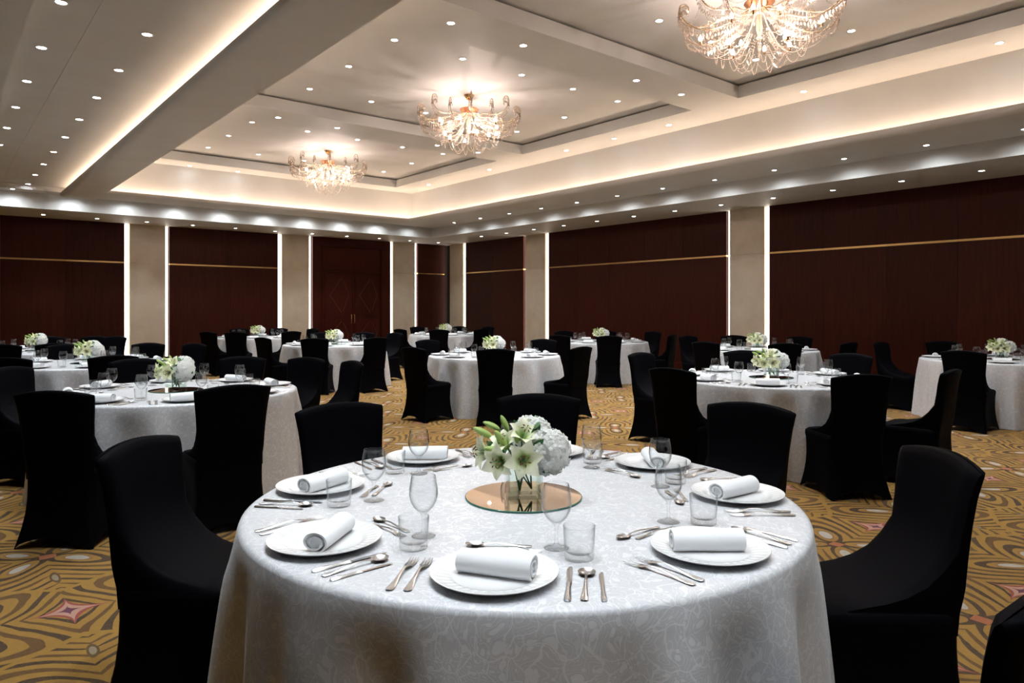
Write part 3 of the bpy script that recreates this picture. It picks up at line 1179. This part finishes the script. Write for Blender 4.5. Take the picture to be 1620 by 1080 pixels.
# picture column of each backrest and the side of the table it stands on (n = nearer, f = farther)
CHAIRS = {
    'T1': [(82, 'n'), (371, 'n'), (12, 'f'), (487, 'f'), (560, 'f'), (215, 'f'), (385, 'f')],
    'T10': [(10, 'n'), (180, 'n'), (103, 'f'), (236, 'f'), (310, 'f')],
    'T11': [(87, 'n'), (185, 'f'), (150, 'f'), (78, 'f'), (2, 'n')],
    'T3': [(1012, 'f'), (1060, 'n'), (1366, 'n'), (1508, 'n'), (1348, 'f'), (1177, 'f')],
    'T4': [(1392, 'f'), (1523, 'n'), (1489, 'f')],
    'T5': [(1115, 'n'), (1243, 'n'), (1087, 'f'), (1160, 'f'), (1266, 'f'), (1346, 'n')],
    'T6': [(884, 'n'), (964, 'n'), (1066, 'n'), (1034, 'f'), (891, 'f'), (958, 'f')],
    'T2': [(652, 'n'), (784, 'n'), (922, 'n'), (675, 'f'), (861, 'f')],
    'T7': [(414, 'n'), (497, 'n'), (596, 'n'), (508, 'f'), (577, 'f'), (626, 'f')],
    'T8': [(328, 'n'), (372, 'n'), (462, 'n'), (378, 'f'), (441, 'f'), (496, 'f')],
    'T9': [(632, 'n'), (694, 'n'), (763, 'n'), (660, 'f'), (727, 'f'), (773, 'f')],
}
for key, lst in CHAIRS.items():
    ctr, name = TABLES[key]
    c_room = cf(*ctr)
    places = []
    for px, side in lst:
        lat, d = ray_on_circle(px, ctr, 1.52, side == 'n')
        places.append((px, lat, d))
    places.sort()
    for i, (px, lat, d) in enumerate(places):
        chair_at(cf(lat, d), c_room, 'black stretch-covered chair, %s at %s' % (nth(i, len(places)), name), 'black covered chairs at ' + name)
# chairs of the foreground table, one by one
c0 = TABLES['T0'][0]
for (dl, dd), lab in (((-1.43, 0.15), 'black stretch-covered chair left of the foreground table, facing right'),
                      ((1.43, -0.06), 'black stretch-covered chair right of the foreground table, facing left'),
                      ((-0.93, 1.17), 'black stretch-covered chair behind the left of the foreground table'),
                      ((0.11, 1.56), 'black stretch-covered chair directly behind the foreground flowers'),
                      ((1.19, 1.17), 'black stretch-covered chair behind the right of the foreground table'),
                      ((-1.20, -1.13), 'black chair at the bottom left with only its seat showing'),
                      ((0.95, -1.19), 'black chair at the bottom right corner, mostly cut off')):
    chair_at(cf(c0[0] + dl, c0[1] + dd), cf(*c0), lab, 'black covered chairs at the foreground table')

# ------------------------------------------------------------------ tableware meshes
def plate_mesh():
    def fn(r, z, a):
        if 0.105 < r < 0.150:
            return r, z + 0.0011 * math.sin(36 * a + 60 * r) * math.sin(PI * (r - 0.105) / 0.045)
        return r, z
    prof = [(0, 0.0045), (0.06, 0.0045), (0.098, 0.0050), (0.106, 0.0085), (0.112, 0.0125), (0.122, 0.0145), (0.134, 0.0165), (0.146, 0.0190), (0.154, 0.0215), (0.157, 0.0215), (0.1575, 0.0200),
            (0.150, 0.0155), (0.115, 0.0085), (0.098, 0.0), (0.085, 0.0), (0.083, 0.0015), (0, 0.0015)]
    return MB().lathe(prof, 144, fn=fn).mesh('plate', M['china'], True, 60)


def napkin_mesh():
    """a cloth rolled up: a flattened spiral, open at both ends, with a loose outer edge"""
    mb = MB()
    turns, n, L = 1.75, 56, 0.096
    inner, outer = [], []
    for i in range(n + 1):
        t = i / n
        a = -PI / 2 - 0.55 - 2 * PI * turns * t
        r = 0.0125 + 0.0185 * (1 - t) ** 0.9
        for lst, rr in ((outer, r), (inner, r - 0.0045)):
            lst.append((rr * 1.25 * math.cos(a), rr * math.sin(a)))
    zmin = min(z for _, z in outer)
    prof = outer + inner[::-1]
    xs = [-L, -L + 0.004, -L * 0.5, 0, L * 0.5, L - 0.004, L]
    rows = []
    for x in xs:
        e = 0.0 if abs(x) < L - 0.001 else 0.001
        sk = 0.006 * (x / L)
        rows.append([(x + sk * (1 if p < len(outer) else 0) * 0.0, y * (1 - e * 10), (z - zmin) * (1 + 0.03 * math.sin(20 * x))) for p, (y, z) in enumerate(prof)] )
    rows = [r + [r[0]] for r in rows]
    mb.sheet(rows)
    m = len(rows[0])
    no = len(outer)
    for base in (0, (len(rows) - 1) * m):
        for i in range(no - 1):
            mb.f.append((base + i, base + i + 1, base + 2 * no - 2 - i, base + 2 * no - 1 - i))
    for x in (-L + 0.007, L - 0.007):                     # the tucked-in core closes the roll a little way in
        k = len(mb.v)
        mb.v.append((x, 0.0, -zmin))
        ring_ = [(x, rr * 1.25 * math.cos(2 * PI * i / 20), rr * math.sin(2 * PI * i / 20) - zmin) for i in range(20) for rr in (0.021,)]
        mb.v.extend(ring_)
        mb.f.extend([(k, k + 1 + i, k + 1 + (i + 1) % 20) for i in range(20)])
    me = mb.mesh('napkin', M['napkin'], True, 50)
    return me


def wine_mesh():
    prof = [(0, 0.0), (0.030, 0.0), (0.0345, 0.0012), (0.0345, 0.0024), (0.022, 0.0042), (0.010, 0.008), (0.0055, 0.016), (0.0046, 0.030), (0.0046, 0.048), (0.0062, 0.060), (0.0085, 0.066),
            (0.018, 0.0735), (0.030, 0.0865), (0.0385, 0.104), (0.0415, 0.122), (0.0405, 0.142), (0.0368, 0.164), (0.0345, 0.1755), (0.0340, 0.1760), (0.0335, 0.1755), (0.0357, 0.164), (0.0394, 0.142), (0.0404, 0.122), (0.0374, 0.1045),
            (0.029, 0.088), (0.017, 0.0755), (0.008, 0.0700), (0, 0.0695)]
    return MB().lathe(prof, 40).mesh('wine_glass', M['glass'], True)


def tumbler_mesh():
    prof = [(0, 0.0), (0.034, 0.0), (0.0375, 0.002), (0.0385, 0.006), (0.0405, 0.045), (0.0425, 0.0875), (0.0420, 0.0883), (0.0414, 0.0875), (0.0394, 0.045), (0.0372, 0.022), (0.033, 0.0185), (0, 0.0165)]
    return MB().lathe(prof, 40).mesh('tumbler', M['tumbler_glass'], True)


def strip(mb, secs, crown=0.0):
    """flat bar along y; secs: (y, half width, z, thickness)"""
    rows = []
    for y, w, z, t in secs:
        rows.append([(-w, y, z), (-w * 0.5, y, z + t * 0.8 + crown), (0, y, z + t + crown), (w * 0.5, y, z + t * 0.8 + crown), (w, y, z), (0, y, z - t * 0.25), (-w, y, z)])
    n0 = len(mb.v)
    mb.sheet(rows)
    k = len(rows[0])
    mb.f.append(tuple(range(n0, n0 + k - 1)))
    mb.f.append(tuple(range(n0 + (len(rows) - 1) * k, n0 + len(rows) * k - 1))[::-1])


HAND = [(-0.105, 0.0050, 0.003, 0.0020), (-0.100, 0.0098, 0.0025, 0.0028), (-0.085, 0.0095, 0.0025, 0.0030), (-0.060, 0.0070, 0.0040, 0.0032), (-0.030, 0.0044, 0.0075, 0.0032), (0.000, 0.0034, 0.0105, 0.0030), (0.020, 0.0034, 0.0105, 0.0028)]


def fork_mesh(s=1.0):
    mb = MB()
    strip(mb, HAND + [(0.034, 0.0060, 0.0085, 0.0022), (0.045, 0.0110, 0.0060, 0.0020), (0.056, 0.0125, 0.0040, 0.0018), (0.060, 0.0125, 0.0035, 0.0016)])
    for i in range(4):
        x = -0.0104 + i * 0.00693
        n0 = len(mb.v)
        secs = [(0.058, 0.0021, 0.0036, 0.0016), (0.075, 0.0018, 0.0022, 0.0015), (0.092, 0.0015, 0.0032, 0.0013), (0.105, 0.0008, 0.0058, 0.0010)]
        strip(mb, secs)
        for j in range(n0, len(mb.v)):
            v = mb.v[j]
            mb.v[j] = (v[0] + x, v[1], v[2])
    mb.v = [(x * s, y * s, z * s) for x, y, z in mb.v]
    return mb.mesh('fork', M['steel'], True, 50)


def spoon_mesh(name, s=1.0, bw=0.021, bl=0.030):
    mb = MB()
    strip(mb, HAND + [(0.036, 0.0040, 0.0090, 0.0022), (0.046, 0.0050, 0.0080, 0.0018)])
    rows = []
    nr, na = 6, 24
    yc = 0.044 + bl

    def bowl(depth_off):
        rr = []
        for i in range(nr + 1):
            t = i / nr
            rr.append([(bw * t * math.cos(2 * PI * k / na) * (1 - 0.10 * math.sin(2 * PI * k / na)), yc + bl * t * math.sin(2 * PI * k / na), 0.0092 - 0.0085 * (1 - t * t) + depth_off) for k in range(na + 1)])
        return rr
    mb.sheet(bowl(0.0))
    mb.sheet([r[::-1] for r in bowl(-0.0010)])
    mb.v = [(x * s, y * s, max(z, 0.0003) * s) for x, y, z in mb.v]
    return mb.mesh(name, M['steel'], True, 60)


def knife_meshes(s=1.0):
    h = MB()
    strip(h, [(-0.105, 0.0055, 0.0015, 0.0040), (-0.100, 0.0085, 0.0010, 0.0065), (-0.07, 0.0085, 0.0010, 0.0070), (-0.03, 0.0066, 0.0010, 0.0064), (-0.008, 0.0062, 0.0010, 0.0060), (-0.004, 0.0075, 0.0010, 0.0068), (0.002, 0.0070, 0.0010, 0.0058)])
    b = MB()
    left = [(0.002, -0.0055), (0.03, -0.0078), (0.07, -0.0088), (0.092, -0.0075), (0.104, -0.0030), (0.106, 0.002)]
    rows = []
    for y, xl in left:
        xr = 0.0065 if y < 0.1 else 0.0045
        rows.append([(xl, y, 0.0025), ((xl + xr) / 2, y, 0.0036), (xr, y, 0.0032), ((xl + xr) / 2, y, 0.0016), (xl, y, 0.0025)])
    b.sheet(rows)
    for m in (h, b):
        m.v = [(x * s, y * s, z * s) for x, y, z in m.v]
    return h.mesh('handle', M['steel'], True, 50), b.mesh('blade', M['steel'], True, 40)


ME = dict(plate=plate_mesh(), napkin=napkin_mesh(), wine=wine_mesh(), tumbler=tumbler_mesh(), fork=fork_mesh(1.0), dfork=fork_mesh(0.82),
          soup=spoon_mesh('soup_spoon', 0.94, 0.0235, 0.0255), dspoon=spoon_mesh('dessert_spoon', 0.88, 0.019, 0.030))
ME['kh'], ME['kb'] = knife_meshes(1.0)
ME['bh'], ME['bb'] = knife_meshes(0.82)


def knife(name, h, b, loc, rz):
    t = empty(name, loc, rz)
    obj('handle', h, t)
    obj('blade', b, t)
    return t


# ------------------------------------------------------------------ place settings
def setting(items, centre, ang, rnd, cutlery, rp=0.745, nap=None):
    """ang: direction of the seat from the table centre, measured in the camera frame (0 = right, 90 = away)"""
    ca, sa = math.cos(ang), math.sin(ang)
    o_l, o_d = ca, sa
    r_l, r_d = -sa, ca            # sitter's right hand when facing the centre ...
    r_l, r_d = (o_d * -1, o_l)    # (facing -o) rotated clockwise

    def at(x, r):
        return cf(centre[0] + o_l * r + r_l * x, centre[1] + o_d * r + r_d * x)
    fx, fy = cf(-o_l, -o_d)
    rz = math.atan2(fy, fx) - PI / 2
    z = TOP + 0.0006

    def put(kind, name, me, x, r, dz=0.0, turn=0.0):
        p = at(x, r)
        turn += rz
        if isinstance(me, tuple):
            o = knife(name, me[0], me[1], (p[0], p[1], z + dz), turn)
        else:
            o = obj(name, me, None, (p[0], p[1], z + dz), turn)
        items.setdefault(kind, []).append((o, p))
        return o
    put('plate', 'dinner_plate', ME['plate'], 0, rp, 0, rnd.uniform(-1, 1))
    put('napkin', 'rolled_napkin', ME['napkin'], rnd.uniform(-.01, .01), rp - 0.01, 0.006, rnd.uniform(-0.3, 0.3) if nap is None else (math.radians(nap) - YAW) - rz)
    put('wine glass', 'wine_glass', ME['wine'], 0.135 + rnd.uniform(-.012, .012), rp - 0.235 + rnd.uniform(-.012, .012))
    put('tumbler', 'glass_tumbler', ME['tumbler'], 0.205 + rnd.uniform(-.012, .012), rp - 0.16 + rnd.uniform(-.012, .012))
    if cutlery:
        j = lambda s=0.03: rnd.uniform(-s, s)
        put('dinner fork', 'dinner_fork', ME['fork'], -0.188, rp + 0.005, 0, j() - 0.02)
        put('dinner fork', 'dinner_fork', ME['fork'], -0.228, rp + 0.005, 0, j() - 0.02)
        put('dinner knife', 'dinner_knife', (ME['kh'], ME['kb']), 0.182, rp + 0.02, 0, j())
        put('soup spoon', 'soup_spoon', ME['soup'], 0.222, rp + 0.02, 0, j())
        put('butter knife', 'butter_knife', (ME['bh'], ME['bb']), 0.262, rp + 0.03, 0, j())
        put('dessert spoon', 'dessert_spoon', ME['dspoon'], -0.02, rp - 0.225, 0, PI / 2 + j(0.06))
        put('dessert fork', 'dessert_fork', ME['dfork'], 0.02, rp - 0.192, 0, -PI / 2 + j(0.06))


WORDS = {
    'plate': ('white china plate', 'plate'), 'napkin': ('rolled white napkin', 'napkin'), 'wine glass': ('stemmed wine glass', 'wine glass'),
    'tumbler': ('clear glass tumbler', 'tumbler'), 'dinner fork': ('steel dinner fork', 'fork'), 'dinner knife': ('long steel dinner knife', 'knife'),
    'soup spoon': ('round steel soup spoon', 'spoon'), 'butter knife': ('short steel knife', 'knife'), 'dessert spoon': ('steel dessert spoon', 'spoon'),
    'dessert fork': ('small steel dessert fork', 'fork')}

# ------------------------------------------------------------------ flowers
def petal_rows(L, w, curl, cup=0.25, n=8, m=4, r0=0.004):
    """petal growing along +z then bending outwards along +x; returns rows of points"""
    rows = []
    x, z, a = r0, 0.0, 0.25
    step = L / n
    for i in range(n + 1):
        t = i / n
        ww = w * (math.sin(PI * min(1.0, 0.10 + t * 0.93)) ** 0.75) if t < 1 else 0.0006
        row_ = []
        for k in range(-m // 2, m // 2 + 1):
            s = k / (m / 2)
            lift = -cup * ww * (1 - s * s) * 0.9
            row_.append((x - math.cos(a) * lift * -1 * 0 + math.cos(a) * (-lift), s * ww, z - math.sin(a) * (-lift)))
        rows.append(row_)
        a = 0.25 + curl * t ** 1.3
        x += math.sin(a) * step
        z += math.cos(a) * step
    return rows


def lily_meshes():
    petal = MB().sheet(petal_rows(0.088, 0.0245, 1.75)).mesh('petal', M['lily'], True)
    st = MB()
    st.tube([(0, 0, 0.0), (0.006, 0, 0.030), (0.014, 0, 0.060)], 0.0009, 4)
    an = MB()
    an.tube([(0.009, 0, 0.064), (0.014, 0, 0.062), (0.020, 0, 0.0585)], [0.0010, 0.0023, 0.0010], 5)
    return petal, st.mesh('filament', M['pale_leaf'], True), an.mesh('anther', M['anther'], True)


PET, FIL, ANT = lily_meshes()


def joined(meshes_mats, name):
    bm = bmesh.new()
    me = bpy.data.meshes.new(name)
    mats = []
    for src, mx in meshes_mats:
        tmp = bmesh.new()
        tmp.from_mesh(src)
        tmp.transform(mx)
        m = src.materials[0]
        if m not in mats:
            mats.append(m)
        k = mats.index(m)
        t2 = bpy.data.meshes.new('tmp')
        for f in tmp.faces:
            f.material_index = k
        tmp.to_mesh(t2)
        tmp.free()
        bm.from_mesh(t2)
        bpy.data.meshes.remove(t2)
    bm.to_mesh(me)
    bm.free()
    for m in mats:
        me.materials.append(m)
    me.polygons.foreach_set('use_smooth', [True] * len(me.polygons))
    return me


def rotz(a):
    return Matrix.Rotation(a, 4, 'Z')


PET_FAR = PET.copy()
PET_FAR.materials[0] = mat_petal('lily_petal_far', (0.88, 0.90, 0.52), (0.96, 0.96, 0.74))
LILY_JOINED = joined([(PET_FAR, rotz(k * PI / 3) @ Matrix.Scale(1.0 if k % 2 else 0.94, 4)) for k in range(6)] + [(FIL, rotz(k * PI / 3 + .5)) for k in range(6)] + [(ANT, rotz(k * PI / 3 + .5)) for k in range(6)], 'lily')


def hydrangea_mesh(seed=1, R=0.076):
    rnd = random.Random(seed)
    mb = MB()
    N = 210
    for i in range(N):
        y = 1 - 2 * (i + 0.5) / N
        rr = math.sqrt(1 - y * y)
        ph = i * 2.39996
        nrm = Vector((rr * math.cos(ph), rr * math.sin(ph), y))
        if nrm.z < -0.93:
            continue
        nrm = (nrm + Vector((rnd.uniform(-.3, .3), rnd.uniform(-.3, .3), rnd.uniform(-.3, .3)))).normalized()
        c = nrm * R * rnd.uniform(0.86, 1.03)
        t1 = nrm.orthogonal().normalized()
        t2 = nrm.cross(t1)
        a0 = rnd.random() * 6.28
        s = rnd.uniform(0.0125, 0.0165)
        for k in range(4):
            a = a0 + k * PI / 2
            d = t1 * math.cos(a) + t2 * math.sin(a)
            e = t1 * -math.sin(a) + t2 * math.cos(a)
            up = nrm * s
            p0 = c
            p1 = c + d * s * 0.6 + e * s * 0.55 + up * 0.18
            p2 = c + d * s * 1.15 + up * 0.35
            p3 = c + d * s * 0.6 - e * s * 0.55 + up * 0.18
            pm = c + d * s * 0.65 + up * 0.30
            mb.add([p0, p1, p2, p3, pm], [(0, 1, 4), (1, 2, 4), (2, 3, 4), (3, 0, 4)])
    mb.lathe([(0, -R * .7), (R * 0.45, -R * .56), (R * .7, 0), (R * 0.48, R * .52), (0, R * .7)], 14)
    return mb.mesh('hydrangea', M['hydrangea'])


HYD = hydrangea_mesh()


def bud_mesh():
    mb = MB()

    def fn(r, z, a):
        return r * (1 + 0.10 * math.cos(3 * a)), z
    mb.lathe([(0, 0), (0.006, 0.004), (0.0105, 0.018), (0.0125, 0.036), (0.0105, 0.056), (0.006, 0.070), (0, 0.077)], 14, fn=fn)
    return mb.mesh('bud', M['bud'], True)


def leaf_mesh(name, mat, L=0.075, w=0.017, curl=0.9):
    rows = petal_rows(L, w, curl, 0.2, 8, 4, 0.0)
    return MB().sheet(rows).mesh(name, mat, True)


BUD, LEAF, PLEAF = bud_mesh(), leaf_mesh('leaf', M['leaf']), leaf_mesh('pale_leaf', M['pale_leaf'], 0.085, 0.013, 1.2)


def aim(pos, direction, spin=0.0, s=1.0):
    """matrix that stands a +z grown piece at pos, pointing along direction"""
    d = Vector(direction).normalized()
    q = d.to_track_quat('Z', 'Y')
    return Matrix.Translation(pos) @ q.to_matrix().to_4x4() @ rotz(spin) @ Matrix.Scale(s, 4)


# x to the right in the picture, y away from the viewer, z up from the table top
LILIES = [((p[0] * 1.12 - 0.018, p[1] * 1.1, p[2] * 1.02), d, sp, s_ * 1.12) for p, d, sp, s_ in [((0.012, -0.055, 0.135), (0.10, -0.95, 0.12), 0.2, 1.0), ((-0.045, -0.045, 0.130), (-0.45, -0.85, 0.02), 0.5, 0.92), ((-0.080, -0.015, 0.150), (-0.95, -0.40, 0.10), 0.1, 0.95),
          ((0.010, -0.010, 0.190), (0.25, -0.55, 0.75), 0.3, 0.88), ((-0.035, -0.020, 0.165), (-0.35, -0.45, 0.75), 0.0, 0.80), ((0.035, 0.05, 0.185), (0.3, 0.8, 0.5), 0.0, 0.9)]]
HYDS = [((0.080, -0.008, 0.155), 1.05), ((0.030, 0.060, 0.195), 0.95)]
BUDS = [((p[0] - 0.022, p[1], p[2]), d, s_ * 1.08) for p, d, s_ in [((-0.085, 0.0, 0.200), (-0.85, -0.1, 0.45), 0.95), ((-0.060, 0.015, 0.225), (-0.80, 0.1, 0.35), 0.80), ((-0.030, 0.02, 0.215), (-0.40, 0.0, 0.90), 0.80), ((-0.035, -0.035, 0.175), (-0.45, -0.30, 0.65), 0.95), ((0.0, -0.03, 0.185), (-0.1, -0.3, 0.9), 0.62),
        ((-0.05, -0.05, 0.165), (-0.9, -0.2, 0.15), 0.8)]]
LEAVES = [((-0.055, 0.0, 0.175), (-0.8, -0.2, 0.3), 1.0), ((0.03, -0.05, 0.165), (0.25, -0.7, 0.45), 0.85), ((0.02, -0.055, 0.150), (0.5, -0.6, 0.1), 0.8), ((-0.04, -0.04, 0.13), (-0.5, -0.5, -0.5), 0.8), ((0.05, -0.05, 0.10), (0.5, -0.4, -0.25), 0.7),
          ((0.0, 0.06, 0.19), (-0.2, 0.4, 0.8), 1.0), ((0.08, 0.05, 0.12), (0.8, 0.3, 0.0), 0.9), ((-0.06, 0.05, 0.14), (-0.7, 0.6, 0.2), 1.0), ((-0.09, -0.02, 0.16), (-0.9, -0.3, 0.35), 0.9), ((0.03, -0.02, 0.20), (0.3, -0.4, 0.8), 0.8), ((-0.02, -0.06, 0.11), (-0.3, -0.8, -0.3), 0.7)]
PALE = [((0.035, 0.01, 0.215), (0.15, 0.0, 0.95), 0.9), ((0.05, 0.0, 0.205), (-0.25, -0.1, 0.9), 1.0)]


def make_bouquet(fine):
    root = empty('flower_bouquet')
    for p, d, sp, s in LILIES:
        mx = aim(p, d, sp, s)
        if fine:
            e = bpy.data.objects.new('lily', MB().lathe([(0, -0.004), (0.005, 0.0), (0.006, 0.006), (0, 0.009)], 8).mesh('lily_throat', M['bud'], True))
            COL.objects.link(e)
            e.parent = root
            e.matrix_local = mx
            for k in range(6):
                o = obj('petal', PET, e)
                o.matrix_local = rotz(k * PI / 3) @ Matrix.Scale(1.0 if k % 2 else 0.93, 4)
            for k in range(6):
                o = obj('stamen', STAMEN, e)
                o.matrix_local = rotz(k * PI / 3 + 0.5)
        else:
            o = obj('lily', LILY_JOINED, root)
            o.matrix_local = mx
    for p, s in HYDS:
        o = obj('hydrangea', HYD, root)
        o.matrix_local = Matrix.Translation(p) @ Matrix.Scale(s, 4)
    for p, d, s in BUDS:
        obj('bud', BUD, root).matrix_local = aim(p, d, 0, s)
    for p, d, s in LEAVES:
        obj('leaf', LEAF, root).matrix_local = aim(p, d, 0.6, s)
    for p, d, s in PALE:
        obj('pale_leaf', PLEAF, root).matrix_local = aim(p, d, 0.0, s)
    heads = [l[0] for l in LILIES] + [h[0] for h in HYDS] + [b[0] for b in BUDS[:3]]
    for i, h in enumerate(heads):
        b = (0.028 * math.cos(i * 2.1), 0.028 * math.sin(i * 2.1), 0.022)
        mid = (h[0] * 0.30, h[1] * 0.30, 0.100)
        MB().tube([b, (b[0] * 0.5 + mid[0] * 0.5, b[1] * .5 + mid[1] * .5, 0.06), mid, (h[0] * 0.7, h[1] * 0.7, h[2] * 0.45 + 0.07), h], 0.0030, 6).build('stem', M['stem'], root, True)
    return root


STAMEN = joined([(FIL, Matrix.Identity(4)), (ANT, Matrix.Identity(4))], 'stamen')
vase_mb = MB()
VW, VH, VT = 0.060, 0.108, 0.0065


def sqring(w, z):
    c = 0.006
    pts = []
    for cx, cy, a0 in ((w - c, w - c, 0), (-w + c, w - c, 90), (-w + c, -w + c, 180), (w - c, -w + c, 270)):
        for i in range(4):
            a = math.radians(a0 + 30 * i)
            pts.append((cx + c * math.cos(a), cy + c * math.sin(a), z))
    return pts + [pts[0]]


rws = [sqring(0.010, 0), sqring(VW - 0.001, 0.0), sqring(VW, 0.002), sqring(VW, VH - 0.001), sqring(VW - 0.001, VH), sqring(VW - VT + 0.001, VH), sqring(VW - VT, VH - 0.001), sqring(VW - VT, 0.020), sqring(VW - VT - 0.003, 0.016), sqring(0.010, 0.016)]
vase_mb.sheet(rws)
vase_mb.f.append(tuple(range(16))[::-1])
k0 = len(vase_mb.v) - len(rws[-1])
vase_mb.f.append(tuple(range(k0, len(vase_mb.v) - 1)))
VASE = vase_mb.mesh('glass_vase', M['vase_glass'], True, 40)
MIRROR_FACE = MB().lathe([(0, 0.0060), (0.2005, 0.0060)], 72).mesh('mirror_face', M['mirror'])
MIRROR_EDGE = MB().lathe([(0.2, 0.0), (0.2030, 0.0008), (0.2035, 0.0045), (0.2005, 0.0060)], 72).mesh('mirror_edge', M['mirror_edge'], True)

bq_fine, bq_far = make_bouquet(True), None
far_used = False

# ------------------------------------------------------------------ lay every table
frame0 = table_frame()
first_frame = True
CLOTHS = [cloth_mesh(s) for s in range(4)]
T0_SEATS = [-96.4, -139, 171.2, 125, 80, 42.6, 0.3, -48.7]
for ti, (key, (ctr, name)) in enumerate(TABLES.items()):
    rnd = random.Random(100 + ti)
    cx, cy = cf(*ctr)
    fr = frame0 if first_frame else copy_tree(frame0, (0, 0, 0), 0)
    first_frame = False
    fr.location = (cx, cy, 0)
    fr.rotation_euler = (0, 0, rnd.random())
    tag(fr, 'folding table hidden under the cloth of ' + name, 'table', 'round folding tables')
    cl = obj('tablecloth', CLOTHS[ti % 4], None, (cx, cy, 0), -YAW + (0.0 if key == 'T0' else rnd.random() * 6.28))
    tag(cl, 'floor-length silver damask cloth on ' + name, 'tablecloth', 'silver damask tablecloths')
    items = {}
    if key == 'T0':
        for a, nap in zip(T0_SEATS, (-20, 80, 60, 0, 0, 90, 35, 0)):
            setting(items, ctr, math.radians(a), rnd, True, nap=nap)
    else:
        base = {'T1': -105, 'T3': -112, 'T2': -90}.get(key, rnd.uniform(-110, -70))
        for k in range(8):
            setting(items, ctr, math.radians(base + 45 * k), rnd, key in ('T1', 'T3'))
    for kind, lst in items.items():
        lst.sort(key=lambda q: screen_x(q[1]))
        wd, cat = WORDS[kind]
        for i, (o, p) in enumerate(lst):
            tag(o, '%s, %s on %s' % (wd, nth(i, len(lst)), name), cat, '%ss on %s' % (kind, name))
    # centrepiece
    zt = TOP + 0.0006
    mr = empty('round_mirror', (cx, cy, zt))
    obj('mirror_face', MIRROR_FACE, mr)
    obj('mirror_edge', MIRROR_EDGE, mr)
    tag(mr, 'round bronze mirror under the vase on ' + name, 'mirror', 'round centrepiece mirrors')
    vz = zt + 0.0065
    v = obj('glass_vase', VASE, None, (cx, cy, vz), -YAW + (0.12 if key == 'T0' else rnd.uniform(-.5, .5)))
    tag(v, 'square clear glass vase of flowers on ' + name, 'vase', 'square glass vases')
    if key == 'T0':
        b = bq_fine
    elif bq_far is None:
        bq_far = b = make_bouquet(False)
    else:
        b = copy_tree(bq_far, (0, 0, 0), 0)
    b.location = (cx, cy, vz)
    b.rotation_euler = (0, 0, -YAW + (0.0 if key == 'T0' else rnd.uniform(-0.25, 0.25)))
    tag(b, 'cream lilies and white hydrangeas in the vase on ' + name, 'flowers', 'lily and hydrangea centrepieces')
